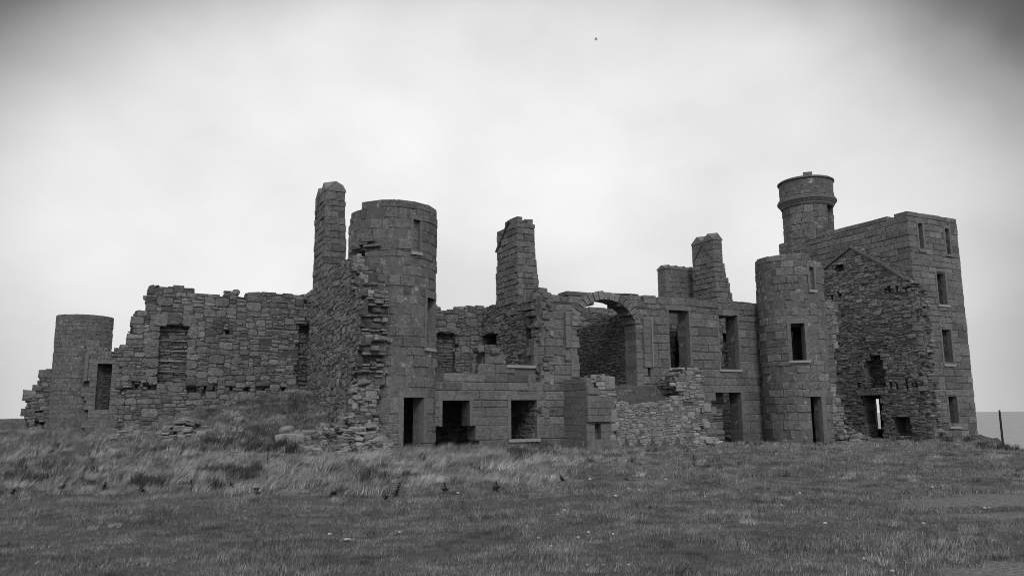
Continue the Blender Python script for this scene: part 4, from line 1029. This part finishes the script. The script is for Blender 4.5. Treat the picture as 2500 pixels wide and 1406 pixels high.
for _ in range(2600):
    x, y, z = spot(rg.uniform(330, 900), rg.uniform(955, 1100))
    if not blocked(x, y):
        g = n3(x, y, .8, 51)
        if g > -.25: tp.append((x, y, z, rg.uniform(.7, 1.5), rg.uniform(-1.5, 1.5)))
        if g > rg.uniform(-.4, .6): lp.append((x, y, z, rg.uniform(.35, .95), rg.uniform(-1.5, 1.5)))
for (px0, px1, py0, py1, n, sc) in [(940, 1380, 1094, 1108, 60, .5), (1780, 2030, 1080, 1090, 40, .4), (2060, 2380, 1070, 1080, 40, .4), (1255, 1345, 1085, 1135, 26, 1.0), (490, 720, 1075, 1105, 70, .75), (2385, 2500, 1084, 1100, 40, .6), (1350, 1560, 1110, 1140, 20, .5), (0, 300, 1130, 1190, 30, .7), (330, 400, 1180, 1200, 14, .7), (560, 640, 1150, 1180, 25, .7), (870, 940, 1150, 1180, 16, .7), (1430, 1480, 1085, 1100, 10, .5), (2235, 2390, 1070, 1082, 24, .6), (1550, 1740, 1095, 1105, 14, .35), (1690, 1760, 1125, 1150, 8, .4)]:
    for _ in range(n):
        x, y, z = spot(rg.uniform(px0, px1), rg.uniform(py0, py1))
        if not blocked(x, y) and x < coast_x(y): dp.append((x, y, z, sc*rg.uniform(.6, 1.2), rg.uniform(-.6, .6)))
def put_dark(x, y, sc, u, v):
    if blocked(x, y) or x > coast_x(y): return
    if n3(x, y, .9, 33) > .28: dp.append((x, y, height(x, y), sc*(.3+.4*u)*(1 if longzone(x, y) > .3 else .45), v))
bands(put_dark, [(8, 18, 1.6, .6), (18, 45, 1.3, 1.0)])
print('clumps', len(tp), len(lp), len(dp))
scatter('grass', 'short windblown turf covering the cliff top', turf, tp, 1)
scatter('long_grass', 'long pale grass flattened by the wind before the ruin', longp, lp, 2)
scatter('ground_cover', 'dark low weeds among the grass', darkp, dp, 3)

# ================================================================== LOOSE THINGS
def rock(name, p, size, seed, material=M_ROCK, flat=.5, parent=None, rz=0):
    rnd = random.Random(seed); import bmesh
    bm = bmesh.new(); bmesh.ops.create_icosphere(bm, subdivisions=2, radius=.5)
    o_ = rnd.uniform(0, 50)
    for v in bm.verts:
        k = 1 + .35*noise.noise(v.co*2.2 + Vector((o_, 0, 0))); c = v.co*k
        v.co = Vector((max(-.42, min(.42, c.x)), max(-.40, min(.40, c.y)), max(-.36, min(.36, c.z))))
        v.co = Vector((v.co.x*size[0], v.co.y*size[1], v.co.z*size[2]))
    me = bpy.data.meshes.new(name); bm.to_mesh(me); bm.free(); me.materials.append(material)
    a = me.attributes.new('tint', 'FLOAT', 'FACE'); a.data.foreach_set('value', [rnd.gauss(1, .12)]*len(me.polygons))
    o = bpy.data.objects.new(name, me); COL.objects.link(o); o.rotation_euler = (rnd.uniform(-.15, .15), rnd.uniform(-.15, .15), rz or rnd.uniform(0, 3)); o.location = p
    return o
def ground_rock(px, py, w, d, h, seed, label, cat='stone', group=None, material=M_ROCK, name='fallen_stone', rz=0, up=.25):
    x, y, z = spot(px, py); o = rock(name, (x, y, z + h*up*.5), (w, d, h), seed, material, rz=rz); tag(o, label, cat, group); return o
ground_rock(712, 1076, 1.5, .7, .5, 1, 'large pale flat-topped boulder lying on the front of the grassy mound', rz=.1)
ground_rock(581, 1030, .9, .6, .35, 2, 'pale boulder half buried high on the mound below the blocked-window wall')
ground_rock(770, 1062, 1.3, .8, .35, 3, 'dark tilted slab on the mound between the pale boulder and the cross wall end', rz=.4)
ground_rock(700, 1052, .8, .6, .4, 4, 'small dark boulder just above the large pale boulder on the mound')
ground_rock(847, 1322, .12, .06, .035, 5, 'small white flat stone lying alone in the foreground turf', material=M_PALE, name='pale_stone', up=1.2)
ground_rock(1785, 1076, 1.1, .7, .35, 6, 'squared block lying at the threshold of the ruined doorway by the second tower', name='fallen_block', up=1)
ground_rock(640, 1115, 3.2, .5, .18, 7, 'long low pale slab edge at the foot of the mound', name='stone_slab', rz=.02, up=.6)
def heap(px, py, n, rad, hh, seed, label):
    x, y, z = spot(px, py); t_ = thing('rubble_heap', (x, y, z), label, 'rubble'); rnd = random.Random(seed)
    md = MD(); fr = Flat((x-rad, y), U, nN)
    for i in range(n):
        r = rad*rnd.random()**.7; a = rnd.uniform(0, 2*pi); zz = hh*(1-r/rad)*rnd.random()
        cx = rad + r*cos(a); w = rnd.uniform(.06, .22)*(1.3 if rnd.random() < .15 else 1); h = rnd.uniform(.05, .14); dd = -r*sin(a)*.8
        xx, yy, _ = fr.pt(cx, 0, dd); hz = height(xx, yy)
        md.stone(fr, cx-w, cx+w, hz-.12+zz, hz-.12+zz+h*1.7, dd-rnd.uniform(.1, .3), dd+rnd.uniform(.06, .22), .04, .04, max(.5, rnd.gauss(.92, .25)), 0, rnd)
    md.obj('stones', M_ROCK, t_)
heap(440, 1072, 110, 1.2, .9, 11, 'small heap of pale broken slabs in the grass below the blocked window')
heap(862, 1098, 330, 1.9, 1.0, 12, 'big heap of slaty rubble at the foot of the ragged cross wall end')
heap(800, 1085, 80, 1.3, .6, 13, 'smaller rubble pile just left of the big slaty heap')
heap(2085, 1080, 150, 1.6, .9, 14, 'rubble spill at the foot of the broken wall stub')
heap(300, 1078, 40, 1.0, .6, 15, 'rubble at the broken left foot of the broad rubble wall')
heap(1745, 1086, 26, .8, .4, 16, 'few fallen stones left of the ruined ground-floor doorway')
rs = random.Random(77)
for i in range(26):
    px, py = rs.uniform(520, 830), rs.uniform(985, 1075); ground_rock(px, py, rs.uniform(.12, .32), rs.uniform(.12, .3), rs.uniform(.08, .2), 300+i, 'small fallen stone scattered on the grassy mound', 'stone', 'fallen stones on the mound')
for i, (px, py) in enumerate([(975, 1303), (1118, 1208), (805, 1308), (1345, 1337), (1362, 1260), (1378, 1250), (1503, 1215), (1562, 1201), (1535, 1197), (1437, 1303), (1411, 1317), (1315, 1318), (1497, 1308), (2277, 1193), (2301, 1190), (2015, 1281), (1908, 1237), (1953, 1208), (2255, 1281), (1435, 1386), (1475, 1386), (1535, 1386), (2110, 1370), (2180, 1403), (1722, 1217), (1895, 1113), (1440, 1173), (1626, 1174), (2405, 1245), (2415, 1243)]):
    dd_ = spot(px, py)[1]/F; ground_rock(px, py, dd_*rs.uniform(6, 11), dd_*rs.uniform(5, 8), max(.03, dd_*5), 400+i, 'tiny white pebble dotted in the open turf', 'pebble', 'white pebbles in the turf', M_PALE, 'pebble', up=1.6)

for i in range(60):
    px = rs.choice((rs.uniform(930, 1380), rs.uniform(1490, 1860), rs.uniform(2030, 2390), rs.uniform(60, 330))); py = (1108 if px < 1400 else 1098 if px < 1900 else 1086) + rs.uniform(-6, 14) - (38 if px < 340 else 0)
    x, y, z = spot(px, py)
    if not blocked(x, y): ground_rock(px, py, rs.uniform(.10, .34), rs.uniform(.1, .25), rs.uniform(.06, .18), 600+i, 'small block fallen from the walls, lying in grass at their foot', 'stone', 'fallen blocks at the wall foot')

def tube(md, pts, r, t=1., n=6):
    b = len(md.v); m_ = len(pts)
    for i, (x, y, z) in enumerate(pts):
        rr = r[i] if isinstance(r, (list, tuple)) else r
        for k in range(n): md.v.append((x+rr*cos(2*pi*k/n), y+rr*sin(2*pi*k/n), z))
    for i in range(m_-1):
        for k in range(n): k2 = (k+1) % n; md.quad((b+i*n+k, b+i*n+k2, b+(i+1)*n+k2, b+(i+1)*n+k), t, 0)
    md.quad(tuple(b+(m_-1)*n+k for k in range(n)), t, 0)
def dock(px, py, hpx, lean, label, seed):
    x, y, z = spot(px, py); h = hpx*y/F/cos(.1); rnd = random.Random(seed)
    t_ = thing('weed_plant', (x, y, z), label, 'plant', 'dark dead weed stalks in the grass')
    pts = [(x + lean*h*(k/5)**1.5, y, z - .03 + h*k/5) for k in range(6)]
    md = MD(); tube(md, pts, [.016*(1-k*.12) for k in range(6)]); md.obj('stem', M_WEED, t_)
    md = MD()
    for i in range(70):
        u = rnd.uniform(.08, 1.0); cx = x + lean*h*u**1.5; cz = z + h*u; a = rnd.uniform(0, 2*pi); L = rnd.uniform(.03, .13)*(1.3-u*.8); w = L*.28
        dx, dy = cos(a), sin(a); dz = rnd.uniform(-.5, .6)
        p0 = (cx, y, cz); p1 = (cx+dx*L*.5-dy*w, y+dy*L*.5+dx*w, cz+dz*L*.5); p2 = (cx+dx*L, y+dy*L, cz+dz*L); p3 = (cx+dx*L*.5+dy*w, y+dy*L*.5-dx*w, cz+dz*L*.5)
        md.poly([p0, p1, p2, p3])
    md.obj('seed_head', M_WEED, t_)
for i, (px, py, hh, ln, lb) in enumerate([
    (195, 1187, 44, .25, 'tall crooked dark dock stalk in the long grass below the small leftmost tower'),
    (148, 1200, 34, .5, 'leaning dark weed just left of the tall crooked dock stalk'),
    (467, 1203, 36, 0, 'upright slim dark stalk below the heap of pale broken slabs'),
    (568, 1197, 20, -.3, 'short dark weed right of the upright slim stalk'),
    (626, 1212, 22, .1, 'small crown-topped dark weed at the edge of the short turf, centre left'),
    (33, 1214, 18, 0, 'tiny dark weed near the left edge of the picture'),
    (966, 1215, 42, .35, 'feathery fern-like dark weed leaning right, below the doorway tower'),
    (940, 1222, 14, 0, 'tiny dark sprig at the foot of the feathery weed'),
    (1086, 1205, 26, 0, 'bushy dark weed below the broken opening right of the doorway tower'),
    (1211, 1203, 26, .05, 'small dark club-shaped stalk in line with the lower square window'),
    (812, 1215, 16, .4, 'low dark weed between the crown-topped weed and the feathery weed'),
    (345, 1205, 22, .1, 'dark weed tuft left of the upright slim stalk'),
    (252, 1195, 16, .3, 'low dark weed right of the tall crooked dock stalk'),
    (652, 1138, 60, .05, 'tall dark stalk standing on the lower slope of the mound'),
    (1375, 1178, 22, -.4, 'small forked dark weed in the turf below the porch bay'),
    (1695, 1140, 30, 0, 'thin dark weed in the turf below the ragged pier')]):
    dock(px, py, hh, ln, lb, 500+i)
def post(px, py, hpx, r, label, lean=0, square=True):
    x, y, z = spot(px, py); h = hpx*y/F; t_ = thing('fence_post', (x, y, z), label, 'post'); md = MD()
    a = [(x-r, y-r), (x+r, y-r), (x+r, y+r), (x-r, y+r)]; b = len(md.v)
    for k, (u, q) in enumerate([(-.3, 1), (.9*h, .95), (h, .7)]): md.v += [(x+(ax-x)*q+lean*u, y+(ay-y)*q, z+u) for ax, ay in a]
    for i in (0, 1):
        for k in range(4): k2 = (k+1) % 4; md.quad((b+4*i+k, b+4*i+k2, b+4*i+4+k2, b+4*i+4+k), 1, 0)
    md.quad((b+8, b+9, b+10, b+11), 1, 0); md.obj('shaft', M_WOOD, t_)
    md = MD()
    for zz in (.8,): md.box(Flat((x, y-r-.006), (1, 0), (0, -1)), -.02+lean*h*zz, .02+lean*h*zz, z+h*zz, z+h*zz+.03, 0, .012)
    md.obj('wire_staple', M_IRON, t_)
post(2449, 1086, 82, .038, 'dark leaning wooden fence post against the sea at the right edge')
post(2304, 1072, 68, .04, 'thin dark post standing against the ragged foot of the rubble gable')
post(2226, 1066, 50, .035, 'short thin post beside the lower fireplace of the gable')
# a gull, far up
bd = ray(1455, 98); k = 85.; bx, by, bz = bd[0]*k, bd[1]*k, EYE + bd[2]*k
bt = thing('bird', (bx, by, bz), 'small seabird gliding high in the pale sky above the arch', 'bird')
md = MD(); prof = [(-.26, .005), (-.18, .035), (-.05, .06), (.08, .055), (.16, .035), (.2, .03), (.25, .004)]; b = 0; n = 8
for (q, r) in prof:
    for j in range(n): md.v.append((bx+q, by+r*cos(2*pi*j/n), bz+r*sin(2*pi*j/n)*.9))
for i in range(len(prof)-1):
    for j in range(n): j2 = (j+1) % n; md.quad((i*n+j, i*n+j2, (i+1)*n+j2, (i+1)*n+j), 1, 0)
md.obj('body', M_BIRD, bt, smooth=True)
for sgn in (-1, 1):
    md = MD(); w = [(0, 0, .10), (.18, .10, .09), (.38, .12, .06), (.55, .04, .015)]
    for yy, zz, c in w:
        for cx in (-c, c): 
            for th in (-.006, .006): md.v.append((bx+cx+.02-.15*yy, by+sgn*(yy*.55+.04), bz+.03+zz+th))
    for i in range(3):
        o_ = 4*i
        for q in ((0, 1, 5, 4), (1, 3, 7, 5), (3, 2, 6, 7), (2, 0, 4, 6)): md.quad(tuple(o_+v for v in q), 1, 0)
    md.obj('wing', M_BIRD, bt)
for o in bpy.data.objects:
    if '_loc' in o: del o['_loc']
print('verts', sum(len(m.vertices) for m in bpy.data.meshes))
